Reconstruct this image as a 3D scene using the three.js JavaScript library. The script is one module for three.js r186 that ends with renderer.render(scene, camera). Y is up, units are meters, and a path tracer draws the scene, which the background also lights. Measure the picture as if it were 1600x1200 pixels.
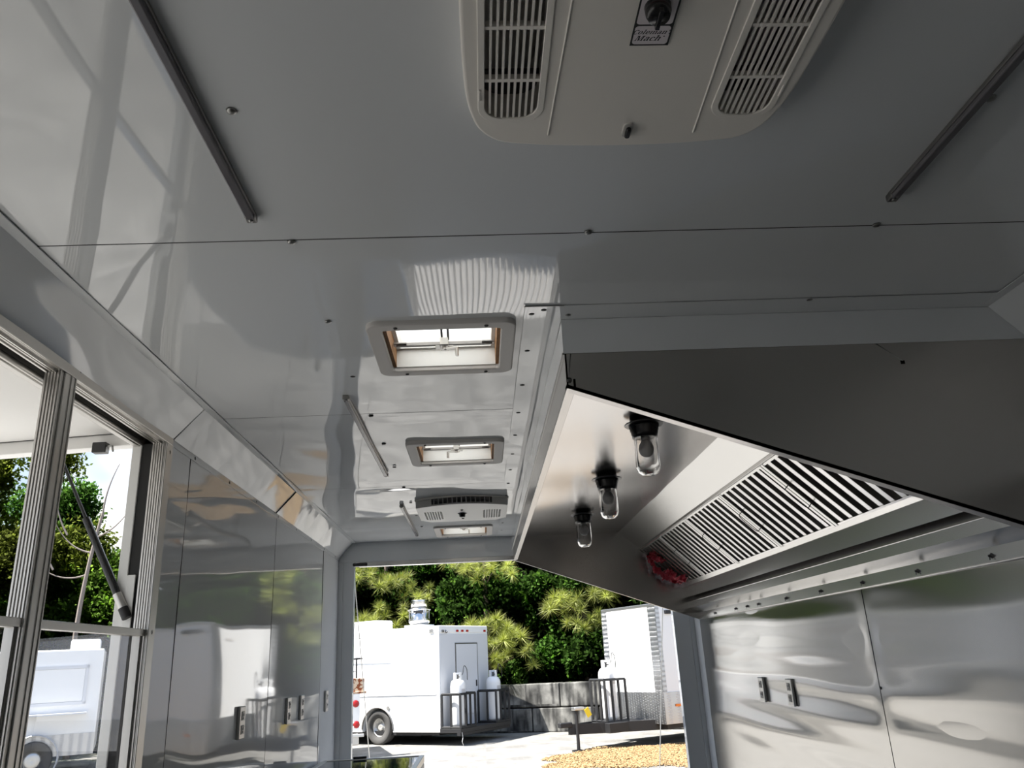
import * as THREE from 'three';
import { RoundedBoxGeometry } from 'three/addons/geometries/RoundedBoxGeometry.js';
import { mergeGeometries, mergeVertices } from 'three/addons/utils/BufferGeometryUtils.js';

// ---------------------------------------------------------------- camera, sky, sun, exposure
// The eye is the origin; the trailer floor is 1.40 m below it, the yard 1.85 m below it, -z runs along the trailer to its open end.
const scene = new THREE.Scene();
const camera = new THREE.PerspectiveCamera(2 * Math.atan(600 / 1223.02) * 180 / Math.PI, 4 / 3, 0.05, 300);
{
  const right = new THREE.Vector3(0.99821025, -0.04860179, 0.03484495), up = new THREE.Vector3(0.03424811, 0.94225368, 0.33314421), fwd = new THREE.Vector3(0.04902419, 0.33135459, -0.9422318);
  camera.quaternion.setFromRotationMatrix(new THREE.Matrix4().makeBasis(right, up, fwd.clone().negate()));
  camera.updateMatrixWorld();
}
const renderer = new THREE.WebGLRenderer({ antialias: true });
renderer.toneMapping = THREE.LinearToneMapping;
renderer.toneMappingExposure = 1.0;
renderer.shadowMap.enabled = true;
const SKY = 1.0, SUN = 17;

let seed = 7;
function rnd() { seed = (seed * 1664525 + 1013904223) >>> 0; return seed / 4294967296; }
const rr = (a, b) => a + (b - a) * rnd();
function hash(x, y, z) { let h = (x * 374761393 + y * 668265263 + z * 2147483647) | 0; h = Math.imul(h ^ (h >>> 13), 1274126177); return ((h ^ (h >>> 16)) >>> 0) / 4294967296; }
function vnoise(x, y, z) {
  const X = Math.floor(x), Y = Math.floor(y), Z = Math.floor(z), s = (t) => t * t * (3 - 2 * t), u = s(x - X), v = s(y - Y), w = s(z - Z);
  const L = (a, b, t) => a + (b - a) * t, h = (i, j, k) => hash(X + i, Y + j, Z + k);
  return L(L(L(h(0, 0, 0), h(1, 0, 0), u), L(h(0, 1, 0), h(1, 1, 0), u), v), L(L(h(0, 0, 1), h(1, 0, 1), u), L(h(0, 1, 1), h(1, 1, 1), u), v), w);
}
function fbm(x, y, z, n = 5) { let a = 0.5, s = 0, t = 0; for (let i = 0; i < n; i++) { s += a * vnoise(x, y, z); t += a; a *= 0.5; x *= 2.03; y *= 2.03; z *= 2.03; } return s / t; }
{
  const W = 1024, H = 512, d = new Float32Array(W * H * 4);
  for (let j = 0; j < H; j++) for (let i = 0; i < W; i++) {
    const el = (j + 0.5) / H * Math.PI - Math.PI / 2, az = (i + 0.5) / W * 2 * Math.PI - Math.PI, y = Math.sin(el), x = Math.cos(el) * Math.cos(az), z = Math.cos(el) * Math.sin(az);
    const t = Math.max(0, y), g = Math.pow(1 - t, 2.2);
    let c = [0.30 + 0.62 * g, 0.56 + 0.50 * g, 1.12 + 0.10 * g];
    const q = fbm(x * 3.2 + 11, y * 5.5 + 3, z * 3.2 + 5), m = Math.min(1, Math.max(0, (q - 0.50) / 0.13)) * Math.min(1, Math.max(0, y * 9));
    const white = 1.55 + 0.8 * (fbm(x * 7, y * 9, z * 7, 3) - 0.5);
    c = c.map((v) => v * (1 - m) + white * m);
    if (y < 0) c = [0.55, 0.54, 0.5];
    const k = (j * W + i) * 4; d[k] = c[0]; d[k + 1] = c[1]; d[k + 2] = c[2]; d[k + 3] = 1;
  }
  const t = new THREE.DataTexture(d, W, H, THREE.RGBAFormat, THREE.FloatType);
  t.mapping = THREE.EquirectangularReflectionMapping; t.magFilter = THREE.LinearFilter; t.needsUpdate = true;
  scene.background = t; scene.environment = t; scene.backgroundIntensity = SKY; scene.environmentIntensity = SKY;
}
const sun = new THREE.DirectionalLight(new THREE.Color(1, 0.965, 0.91), SUN);
sun.position.set(-0.52 * 40, 0.84 * 40, 0.15 * 40); sun.target.position.set(0, 0, -10);
sun.position.add(sun.target.position);
sun.castShadow = true; sun.shadow.mapSize.set(4096, 4096); sun.shadow.radius = 1;
Object.assign(sun.shadow.camera, { left: -30, right: 30, top: 30, bottom: -30, near: 1, far: 120 });
scene.add(sun, sun.target);

// ---------------------------------------------------------------- helpers
const taken = {};
function numbered(n) { const k = taken[n] = (taken[n] ?? -1) + 1; return k ? n + '_' + String(k).padStart(3, '0') : n; }
function tag(o, label, category, group, kind) {
  o.userData.label = label; if (category) o.userData.category = category; if (group) o.userData.group = group; if (kind) o.userData.kind = kind; return o;
}
function thing(name, label, category, pos = [0, 0, 0], turn = 0, group, kind) {
  const o = new THREE.Group(); o.name = numbered(name); o.position.set(...pos); o.rotation.y = turn; scene.add(o);
  return tag(o, label, category, group, kind);
}
function obj(name, geos, m, parent = scene) {
  if (!Array.isArray(geos)) geos = [geos];
  const list = geos.length > 1 ? geos.map((g) => (g.index ? g.toNonIndexed() : g)) : geos;
  if (list.length > 1) for (const g of list) for (const k of Object.keys(g.attributes)) if (!['position', 'normal', 'uv'].includes(k)) g.deleteAttribute(k);
  const o = new THREE.Mesh(list.length > 1 ? mergeGeometries(list) : list[0], m);
  o.name = parent === scene ? numbered(name) : name; o.castShadow = o.receiveShadow = true; parent.add(o); return o;
}
function bx(x0, x1, y0, y1, z0, z1, r = 0) {
  const a = Math.abs(x1 - x0), b = Math.abs(y1 - y0), c = Math.abs(z1 - z0);
  const g = r ? new RoundedBoxGeometry(a, b, c, 2, Math.min(r, a / 2.01, b / 2.01, c / 2.01)) : new THREE.BoxGeometry(a, b, c);
  return g.translate((x0 + x1) / 2, (y0 + y1) / 2, (z0 + z1) / 2);
}
const V3 = (x, y, z) => new THREE.Vector3(x, y, z);
function rod(a, b, r0, r1 = r0, seg = 10) {   // straight round bar between two points
  const A = V3(...a), B = V3(...b), d = B.clone().sub(A), g = new THREE.CylinderGeometry(r1, r0, d.length(), seg);
  g.applyQuaternion(new THREE.Quaternion().setFromUnitVectors(V3(0, 1, 0), d.clone().normalize())); return g.translate((A.x + B.x) / 2, (A.y + B.y) / 2, (A.z + B.z) / 2);
}
function bar(a, b, w, h, up = V3(0, 1, 0)) {   // rectangular bar between two points
  const A = V3(...a), B = V3(...b), d = B.clone().sub(A), L = d.length(), Z = d.normalize(), X = up.clone().cross(Z).normalize(), Y = Z.clone().cross(X);
  return new THREE.BoxGeometry(w, h, L).applyMatrix4(new THREE.Matrix4().makeBasis(X, Y, Z)).translate((A.x + B.x) / 2, (A.y + B.y) / 2, (A.z + B.z) / 2);
}
function tube(pts, r, n = 24, seg = 8) { return new THREE.TubeGeometry(new THREE.CatmullRomCurve3(pts.map((p) => V3(...p))), n, r, seg); }
function prismZ(poly, z0, z1) {   // polygon in x,y carried along z
  const s = new THREE.Shape(poly.map((p) => new THREE.Vector2(...p)));
  return new THREE.ExtrudeGeometry(s, { depth: Math.abs(z1 - z0), bevelEnabled: false }).translate(0, 0, Math.min(z0, z1));
}
function sheetZ(a, b, z0, z1, t) {   // flat sheet whose cross-section runs from a to b in x,y
  const d = [b[0] - a[0], b[1] - a[1]], L = Math.hypot(...d), n = [-d[1] / L * t, d[0] / L * t];
  return prismZ([a, b, [b[0] + n[0], b[1] + n[1]], [a[0] + n[0], a[1] + n[1]]], z0, z1);
}
function roundRect(x0, x1, y0, y1, r) {
  const s = new THREE.Shape(); s.moveTo(x0 + r, y0); s.lineTo(x1 - r, y0); s.absarc(x1 - r, y0 + r, r, -Math.PI / 2, 0); s.lineTo(x1, y1 - r); s.absarc(x1 - r, y1 - r, r, 0, Math.PI / 2);
  s.lineTo(x0 + r, y1); s.absarc(x0 + r, y1 - r, r, Math.PI / 2, Math.PI); s.lineTo(x0, y0 + r); s.absarc(x0 + r, y0 + r, r, Math.PI, Math.PI * 1.5); return s;
}
// shape drawn in x,z and carried downwards from y
function hang(shape, y, depth, bevel = 0) {
  return new THREE.ExtrudeGeometry(shape, bevel ? { depth: depth - bevel, bevelEnabled: true, bevelThickness: bevel, bevelSize: bevel, bevelOffset: -bevel, bevelSegments: 3, curveSegments: 8 } : { depth, bevelEnabled: false, curveSegments: 8 }).rotateX(Math.PI / 2).translate(0, y, 0);
}
function lathe(profile, seg = 20) { return new THREE.LatheGeometry(profile.map((p) => new THREE.Vector2(...p)), seg); }
// sheet with a gentle oil-can wave: a grid on the plane o + u*U + v*V, facing U x V, with a flat back t behind it
function wavy(o, U, V, us, vs, wave, t, hole) {
  const N = U.clone().cross(V), pos = [], nor = [], uv = [], idx = [], nu = us.length, nv = vs.length, e = 0.004;
  for (let b = 0; b < 2; b++) for (const u of us) for (const v of vs) {
    const h = b ? -t : wave(u, v), p = o.clone().addScaledVector(U, u).addScaledVector(V, v).addScaledVector(N, h); pos.push(p.x, p.y, p.z); uv.push(u, v);
    let n = N.clone(); if (b) n.negate(); else n.addScaledVector(U, -(wave(u + e, v) - wave(u - e, v)) / (2 * e)).addScaledVector(V, -(wave(u, v + e) - wave(u, v - e)) / (2 * e)).normalize();
    nor.push(n.x, n.y, n.z);
  }
  const at = (b, i, j) => b * nu * nv + i * nv + j;
  for (let i = 0; i < nu - 1; i++) for (let j = 0; j < nv - 1; j++) {
    if (hole && hole((us[i] + us[i + 1]) / 2, (vs[j] + vs[j + 1]) / 2)) continue;
    const a = at(0, i, j), b = at(0, i + 1, j), c = at(0, i + 1, j + 1), d = at(0, i, j + 1); idx.push(a, b, c, a, c, d);
    const A = at(1, i, j), B = at(1, i + 1, j), C = at(1, i + 1, j + 1), D = at(1, i, j + 1); idx.push(A, C, B, A, D, C);
  }
  const edge = (a, b, A, B) => { idx.push(a, A, b, b, A, B); };
  for (let i = 0; i < nu - 1; i++) { edge(at(0, i, 0), at(0, i + 1, 0), at(1, i, 0), at(1, i + 1, 0)); edge(at(0, i + 1, nv - 1), at(0, i, nv - 1), at(1, i + 1, nv - 1), at(1, i, nv - 1)); }
  for (let j = 0; j < nv - 1; j++) { edge(at(0, 0, j + 1), at(0, 0, j), at(1, 0, j + 1), at(1, 0, j)); edge(at(0, nu - 1, j), at(0, nu - 1, j + 1), at(1, nu - 1, j), at(1, nu - 1, j + 1)); }
  const g = new THREE.BufferGeometry(); g.setAttribute('position', new THREE.Float32BufferAttribute(pos, 3)); g.setAttribute('normal', new THREE.Float32BufferAttribute(nor, 3)); g.setAttribute('uv', new THREE.Float32BufferAttribute(uv, 2)); g.setIndex(idx); return g;
}
function steps(a, b, d, extra = []) { const n = Math.max(1, Math.round((b - a) / d)), s = new Set(extra.filter((x) => x > a && x < b)); for (let i = 0; i <= n; i++) { const x = a + (b - a) * i / n; if (!extra.some((q) => Math.abs(q - x) < d * 0.4 && i && i < n)) s.add(x); } return [...s].sort((p, q) => p - q); }
function ripple(amp, seedN, ku = 1, kv = 1) {   // a few crossing waves, metres of height; amp is the slope they reach
  const r = []; for (let i = 0; i < 7; i++) { const a = hash(seedN, i, 1) * 6.283, L = 0.25 + 0.75 * hash(seedN, i, 2), k = 6.283 / L; r.push([k * Math.cos(a) * ku, k * Math.sin(a) * kv, hash(seedN, i, 3) * 6.283, amp / k / 2.2]); }
  return (u, v) => { let s = 0; for (const [a, b, c, d] of r) s += d * Math.sin(a * u + b * v + c); return s; };
}
function noiseTex(size, f, srgb = true) {
  const d = new Uint8Array(size * size * 4); for (let j = 0; j < size; j++) for (let i = 0; i < size; i++) { const c = f(i / size, j / size, i, j), k = (j * size + i) * 4; for (let q = 0; q < 3; q++) d[k + q] = Math.max(0, Math.min(255, (Array.isArray(c) ? c[q] : c) * 255)); d[k + 3] = 255; }
  const t = new THREE.DataTexture(d, size, size); t.wrapS = t.wrapT = THREE.RepeatWrapping; t.magFilter = THREE.LinearFilter; t.minFilter = THREE.LinearMipmapLinearFilter; if (srgb) t.colorSpace = THREE.SRGBColorSpace; t.needsUpdate = true; return t;
}
const lin = (r, g, b) => new THREE.Color().setRGB(r, g, b);
const std = (c, roughness, metalness = 0, more = {}) => new THREE.MeshPhysicalMaterial({ color: c, roughness, metalness, side: THREE.DoubleSide, ...more });

// ---------------------------------------------------------------- materials
const brushed = noiseTex(512, (u, v, i, j) => 0.5 + 0.35 * (hash(j, 3, 1) - 0.5) + 0.35 * (hash(j, Math.floor(i / 60), 2) - 0.5), false);
const M = {
  gloss: std(lin(0.70, 0.722, 0.74), 0.035, 0, { ior: 1.65 }),
  cove: std(lin(0.70, 0.722, 0.74), 0.04, 0, { ior: 1.65 }),
  seam: std(lin(0.03, 0.03, 0.03), 0.8),
  core: std(lin(0.05, 0.05, 0.05), 0.9),
  steel: std(lin(0.60, 0.585, 0.56), 0.145, 1, { anisotropy: 1 }),
  hood: std(lin(0.50, 0.475, 0.45), 0.24, 1),
  hoodIn: std(lin(0.62, 0.60, 0.585), 0.22, 1),
  bright: std(lin(0.70, 0.69, 0.67), 0.24, 1),
  alu: std(lin(0.58, 0.565, 0.54), 0.36, 1),
  aluDark: std(lin(0.30, 0.29, 0.28), 0.42, 1),
  plastic: std(lin(0.80, 0.77, 0.72), 0.5),
  plasticGrey: std(lin(0.55, 0.53, 0.51), 0.5),
  whitePlastic: std(lin(0.78, 0.78, 0.76), 0.4),
  black: std(lin(0.012, 0.012, 0.013), 0.55),
  blackGloss: std(lin(0.015, 0.015, 0.016), 0.25),
  rubber: std(lin(0.02, 0.02, 0.02), 0.75),
  wood: std(lin(0.48, 0.25, 0.09), 0.7),
  screw: std(lin(0.35, 0.35, 0.34), 0.35, 1),
  screwDark: std(lin(0.10, 0.10, 0.10), 0.4, 1),
  pane: new THREE.MeshPhysicalMaterial({ color: 0xffffff, roughness: 0, transmission: 1, thickness: 0, ior: 1.52, side: THREE.DoubleSide }),
  glass: new THREE.MeshPhysicalMaterial({ color: 0xffffff, roughness: 0, transmission: 1, thickness: 0.004, ior: 1.5 }),
  lens: std(lin(0.13, 0.125, 0.135), 0.22, 0, { ior: 1.5 }),
  lid: std(lin(0.92, 0.91, 0.86), 0.95, 0, { transmission: 0.6, thickness: 0 }),
  lining: std(lin(0.20, 0.20, 0.20), 0.95),
  floor: std(lin(0.20, 0.19, 0.17), 0.4),
  bodyWhite: std(lin(0.80, 0.80, 0.79), 0.25),
  awning: std(lin(0.80, 0.79, 0.77), 0.3),
  greyDoor: std(lin(0.60, 0.61, 0.63), 0.3),
  flange: std(lin(0.16, 0.16, 0.16), 0.3, 1),
  greyCabinet: std(lin(0.26, 0.265, 0.27), 0.35),
  red: std(lin(0.35, 0.01, 0.01), 0.2),
  amber: std(lin(0.8, 0.22, 0.03), 0.25),
  tank: std(lin(0.80, 0.80, 0.79), 0.28),
  tyre: std(lin(0.06, 0.058, 0.055), 0.85),
  rim: std(lin(0.62, 0.61, 0.58), 0.4, 0.7),
};
const treadTex = noiseTex(256, (u, v) => {   // raised lozenges, alternately turned
  let h = 0; for (let a = 0; a < 4; a++) for (let b = 0; b < 4; b++) { const s = (a + b) % 2 ? 1 : -1, cx = (a + 0.5) / 4, cy = (b + 0.5) / 4, x = u - cx, y = v - cy, p = (x + s * y) * 0.7071, q = (x - s * y) * 0.7071; const d = (p / 0.1) ** 2 + (q / 0.035) ** 2; if (d < 1) h = Math.max(h, 1 - d); } return h;
}, false);
treadTex.repeat.set(6, 6);
M.tread = std(lin(0.55, 0.55, 0.55), 0.32, 1, { bumpMap: treadTex, bumpScale: 0.003 });
const woodTex = noiseTex(256, (u, v) => { const g = fbm(u * 4, v * 60, 1, 4), k = 0.8 + 0.4 * (g - 0.5); return [0.70 * k, 0.50 * k, 0.30 * k]; });
M.wood = std(new THREE.Color(1, 1, 1), 0.75, 0, { map: woodTex });
const gravelTex = noiseTex(1024, (u, v, i, j) => {
  const p = fbm(u * 8, v * 8, 2, 4), g = hash(i >> 1, j >> 1, 5) * 0.5 + hash(i, j, 9) * 0.5, k = 0.48 + 0.24 * (p - 0.5) + 0.42 * (g - 0.5); return [k * 1.0, k * 0.985, k * 0.95];
});
const chipTex = noiseTex(512, (u, v, i, j) => { const g = hash(i >> 1, j >> 2, 5), k = 0.72 + 0.5 * (g - 0.5); return [k * 0.92, k * 0.72, k * 0.44]; });
const concTex = noiseTex(512, (u, v, i, j) => { const st = fbm(u * 14, v * 2.2, 4, 4), p = fbm(u * 6, v * 6, 8, 5), k = 0.42 + 0.55 * (p - 0.5) - 0.9 * Math.max(0, st - 0.5) + 0.08 * (hash(i, j, 1) - 0.5); return [k, k * 0.99, k * 0.95]; });  // tree shade put into the darker base tone, over it real stains
M.gravel = std(new THREE.Color(1, 1, 1), 0.95, 0, { map: gravelTex });
M.chips = std(new THREE.Color(1, 1, 1), 0.95, 0, { map: chipTex });
M.concrete = std(new THREE.Color(1, 1, 1), 0.9, 0, { map: concTex });
M.earth = std(lin(0.10, 0.075, 0.045), 1);

// ---------------------------------------------------------------- the trailer shell
const XL = -1.0, XR = 1.495, YC = 0.842, YF = -1.40, ZB = -5.72, ZF = 1.3, YG = -1.85, OUT = 0.10;
const seams = [-5.10, -3.88, -2.66, -1.447, -0.235, 0.98];
const vents = [[-0.080, -2.058, 0.198, 0.192], [-0.083, -3.235, 0.200, 0.194], [-0.100, -5.345, 0.195, 0.205]];
const ducts = [[0.253, -0.795, 0.270, 0.262], [-0.086, -4.44, 0.240, 0.235]];   // openings below the two rooftop air conditioners
const inVent = (x, z) => [...vents, ...ducts].some(([a, b, w, d]) => Math.abs(x - a) < w - 0.035 && Math.abs(z - b) < d - 0.035);
const ventEdges = (k) => [...vents, ...ducts].flatMap(([a, b, w, d]) => (k ? [b - d + 0.035, b + d - 0.035] : [a - w + 0.035, a + w - 0.035]));

{ // ceiling: one sheet between every two seams, a dark backing above, and the roof skin
  const c = thing('ceiling', 'glossy white sheet ceiling of the trailer with screwed panel seams', 'ceiling', [0, 0, 0], 0, null, 'structure');
  const zs = [ZB, ...seams, ZF];
  for (let i = 0; i < zs.length - 1; i++) {
    const a = zs[i] + 0.0022, b = zs[i + 1] - 0.0022, rp = ripple(i < 3 ? 0.020 : i === 3 ? 0.014 : 0.009, 20 + i, 1.0, 0.9);
    const ease = (t) => { t = Math.min(1, Math.max(0, t / 0.14)); return t * t * (3 - 2 * t); }, wave = (u, v) => rp(u, v) * ease(v - a) * ease(b - v);
    if (i) obj('seam_strip', bx(-0.95, 1.45, YC + 0.0004, YC + 0.003, zs[i] - 0.0026, zs[i] + 0.0026), M.seam, c);
    obj('ceiling_panel', wavy(V3(0, YC, 0), V3(1, 0, 0), V3(0, 0, 1), steps(-0.95, 1.45, 0.05, ventEdges(0)), steps(a, b, 0.05, ventEdges(1)), wave, 0.004, inVent), M.gloss, c);
  }
  const flat = () => 0;
  obj('backing', wavy(V3(0, YC + 0.008, 0), V3(1, 0, 0), V3(0, 0, 1), steps(XL - 0.09, XR + 0.09, 0.2, ventEdges(0)), steps(ZB - 0.05, ZF + 0.09, 0.2, ventEdges(1)), flat, 0.01, inVent), M.core, c);
  obj('roof_skin', wavy(V3(0, YC + 0.055, 0), V3(1, 0, 0), V3(0, 0, 1), steps(XL - OUT, XR + OUT, 0.2, ventEdges(0)), steps(ZB - 0.08, ZF + OUT, 0.2, ventEdges(1)), flat, 0.01, inVent), M.bodyWhite, c);
  // pan-head screws along each seam and half-way between the seams
  const head = lathe([[0, -0.0045], [0.004, -0.0043], [0.0075, -0.003], [0.0088, 0], [0, 0]].map(([r, y]) => [r + 1e-5, y]), 12);
  const spots = [];
  for (const x of [-0.368, 0.252, 0.875]) for (const z of [-1.04, -1.448 + (x > 0 ? 0.006 : -0.004), -1.858, -2.267, -2.68, -3.06, -3.46, -3.90, -4.3, -4.7, -5.12]) if (x < 0 || (z > -1.9 && !(x > 0.2 && x < 0.3 && z > -1.1))) spots.push([x, z + (x > 0.8 && z < -1.8 ? 0.05 : 0)]);
  for (let z = -1.46; z > -5.7; z -= 0.4) spots.push([-0.916, z]);
  for (let z = -2.1; z > -5.6; z -= 0.3) spots.push([0.158, z]);
  spots.push([0.156, -1.845], [0.186, -1.822], [1.412, -1.86]);
  for (const [x, z] of spots) { const s = new THREE.Mesh(head, z < -2 || x === 0.156 || x === 0.186 ? M.screwDark : M.screw); s.name = 'screw'; s.position.set(x, YC - 0.001, z); s.castShadow = s.receiveShadow = true; c.add(s); }
}
const WIN = { z0: -2.535, z1: 0.20, y0: -0.42, y1: 0.772 };  // near end includes an unseen bay, added to brighten the near ceiling
{ // left wall
  const w = thing('wall_left', 'glossy white left wall of the trailer past the service window', 'wall', [0, 0, 0], 0, null, 'structure');
  const x0 = XL - OUT, x1 = XL - 0.004;
  obj('core', [bx(x0, x1, YF, WIN.y0, ZB, ZF), bx(x0, x1, WIN.y1 - 0.01, YC + 0.05, ZB, ZF), bx(x0, x1, WIN.y0, WIN.y1, ZB, WIN.z0 + 0.006), bx(x0, x1, WIN.y0, WIN.y1, WIN.z1 - 0.006, ZF)], M.core, w);
  obj('outer_skin', [bx(x0 - 0.006, x0, YF - 0.2, WIN.y0, ZB - 0.06, ZF), bx(x0 - 0.006, x0, WIN.y1 - 0.01, YC + 0.06, ZB - 0.06, ZF), bx(x0 - 0.006, x0, WIN.y0, WIN.y1, ZB - 0.06, WIN.z0 + 0.006), bx(x0 - 0.006, x0, WIN.y0, WIN.y1, WIN.z1, ZF)], M.bodyWhite, w);
  const zs = [ZB, -5.15, -3.93, -2.715, WIN.z0 - 0.002];
  for (let i = 0; i < 4; i++) obj('wall_panel', wavy(V3(XL, 0, 0), V3(0, 1, 0), V3(0, 0, 1), steps(YF, 0.752, 0.05), steps(zs[i] + 0.0017, zs[i + 1] - 0.0017, 0.05), ripple(0.008, 40 + i, 1.0, 0.7), 0.003), M.gloss, w);
  for (const z of zs.slice(1, 4)) obj('seam_strip', bx(XL - 0.004, XL + 0.0008, YF, 0.735, z - 0.0024, z + 0.0024), M.seam, w);
  obj('wall_panel', wavy(V3(XL, 0, 0), V3(0, 1, 0), V3(0, 0, 1), steps(YF, WIN.y0 - 0.002, 0.1), steps(WIN.z0, WIN.z1, 0.1), ripple(0.006, 50), 0.003), M.gloss, w);
  obj('wall_panel', wavy(V3(XL, 0, 0), V3(0, 1, 0), V3(0, 0, 1), steps(YF, 0.80, 0.1), steps(WIN.z1 + 0.002, ZF, 0.1), ripple(0.006, 51), 0.003), M.gloss, w);
}
{ // right wall: brushed stainless sheets below the hood
  const w = thing('wall_right', 'brushed stainless steel right wall below the cooking hood', 'wall', [0, 0, 0], 0, null, 'structure');
  obj('core', [bx(XR + 0.004, XR + OUT, YF, YC + 0.05, ZB, ZF)], M.core, w);
  obj('outer_skin', [bx(XR + OUT, XR + OUT + 0.006, YF - 0.2, YC + 0.06, ZB - 0.06, ZF)], M.bodyWhite, w);
  const zs = [-5.56, -3.125, -0.70];
  for (let i = 0; i < 2; i++) {
    const r1 = ripple(0.010, 61, 0.7, 1.0), r2 = ripple(0.012, 74, 0.45, 3.6), ez = (u) => { const t = Math.min(1, Math.abs(u + 3.125) / 0.10); return t * t * (3 - 2 * t); };
    obj('steel_sheet', wavy(V3(XR, 0, 0), V3(0, 0, 1), V3(0, 1, 0), steps(zs[i] + 0.0012, zs[i + 1] - 0.0012, 0.03), steps(YF, 0.40, 0.02), (u, v) => (r1(u, v) + r2(u, v)) * (0.12 + 0.88 * ez(u)), 0.003), M.steel, w);
  }
  obj('seam_strip', bx(XR - 0.0010, XR + 0.002, YF, 0.40, -3.1259, -3.1241), M.seam, w);
  obj('wall_panel', wavy(V3(XR, 0, 0), V3(0, 0, 1), V3(0, 1, 0), steps(-0.698, ZF, 0.1), steps(YF, 0.80, 0.1), ripple(0.006, 80), 0.003), M.gloss, w);
  obj('wall_panel', wavy(V3(XR, 0, 0), V3(0, 0, 1), V3(0, 1, 0), steps(-1.885, -0.70, 0.1), steps(0.402, 0.80, 0.1), ripple(0.006, 81), 0.003), M.gloss, w);
  obj('wall_panel', wavy(V3(XR, 0, 0), V3(0, 0, 1), V3(0, 1, 0), steps(ZB, -5.562, 0.1), steps(YF, 0.80, 0.1), ripple(0.006, 82), 0.003), M.gloss, w);
  for (const [y, z] of [[-0.17, -3.118], [-0.62, -3.118]]) { const s = obj('screw', lathe([[0.0001, -0.003], [0.005, -0.002], [0.006, 0], [0.0001, 0]], 10).rotateZ(-Math.PI / 2), M.screwDark, w); s.position.set(XR - 0.001, y, z); }
}
{ // front end behind the eye, floor
  const f = tag(obj('wall_front', bx(XL - OUT, XR + OUT, YF, YC + 0.05, ZF, ZF + OUT), M.gloss), 'plain white closed front wall of the trailer', 'wall', null, 'structure');
  tag(obj('floor', bx(XL - OUT, XR + OUT, YF - 0.1, YF, ZB - 0.06, ZF + OUT), M.floor), 'grey brown coated floor of the trailer', 'floor', null, 'structure');
}
{ // rear wall: header and the two jambs of the ramp opening
  const w = thing('wall_rear', 'painted grey header and jambs around the open rear doorway', 'wall', [0, 0, 0], 0, null, 'structure');
  const zB = ZB - 0.06;
  obj('header', bx(XL - OUT, XR + OUT, 0.703, YC + 0.06, zB, ZB, 0.003), M.gloss, w);
  obj('header_lip', bx(-0.862, XR, 0.674, 0.704, zB - 0.004, ZB - 0.006, 0.002), M.bright, w);
  obj('jamb', [bx(XL - OUT, -0.892, YF, 0.703, zB, ZB, 0.003)], M.gloss, w);
  obj('jamb', [bx(1.352, XR + OUT, YF, 0.703, zB, ZB, 0.003)], M.gloss, w);
  obj('corner_strip', [bx(XL, XL + 0.032, YF, 0.70, ZB, ZB + 0.010, 0.002)], M.gloss, w);
  obj('corner_strip', [bx(XR - 0.03, XR, YF, 0.70, ZB, ZB + 0.010, 0.002)], M.gloss, w);
  obj('latch', [bx(-0.905, -0.80, 0.676, 0.700, ZB - 0.045, ZB + 0.004, 0.008)], M.blackGloss, w);
}
{ // angled cove mouldings between ceiling and side walls
  const cove = (name, label, sx, zs) => {
    const c = thing(name, label, 'moulding', [0, 0, 0], 0, null, 'structure'), wall = sx < 0 ? XL : XR, s = sx < 0 ? 1 : -1;
    for (let i = 0; i < zs.length - 1; i++) {
      const a = zs[i] + 0.0008, b = zs[i + 1] - 0.0008, P = V3(wall + s * 0.096, YC - 0.003, 0), Q = V3(wall + s * 0.004, 0.738, 0), d = Q.clone().sub(P), L = d.length(); d.normalize();
      const U = s > 0 ? d.clone().negate() : d.clone(), o = s > 0 ? Q : P, wv = ripple(0.022, 90 + i + (s > 0 ? 0 : 7), 0.5, 0.8);
      obj('cove_face', wavy(o, U, V3(0, 0, 1), steps(0, L, 0.02), steps(a, b, 0.03), wv, 0.002), M.cove, c);
      obj('ceiling_leg', bx(wall + s * 0.096, wall + s * 0.122, YC - 0.004, YC - 0.002, a, b), M.cove, c);
      if (b < WIN.z0 || s < 0) obj('wall_leg', bx(wall + s * 0.0005, wall + s * 0.003, 0.716, 0.738, a, b), M.cove, c);
    }
  };
  cove('trim_1', 'glossy angled cove moulding along the top of the window wall', -1, [ZB + 0.001, -3.90, WIN.z0, WIN.z1, ZF]);
  cove('trim_2', 'glossy angled cove moulding between the dark ceiling corner and right wall', 1, [-1.885, 0.0, ZF]);
  const head = lathe([[0.0001, -0.004], [0.004, -0.0035], [0.006, 0], [0.0001, 0]], 10), t1 = scene.getObjectByName('trim_1');
  for (let z = -2.75; z > -5.6; z -= 0.4) { const s = new THREE.Mesh(head, M.screwDark); s.name = 'screw'; s.rotation.z = -Math.PI / 2; s.rotation.x = 0; s.position.set(XL + 0.004, 0.727, z); s.castShadow = s.receiveShadow = true; t1.add(s); }
}
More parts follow.
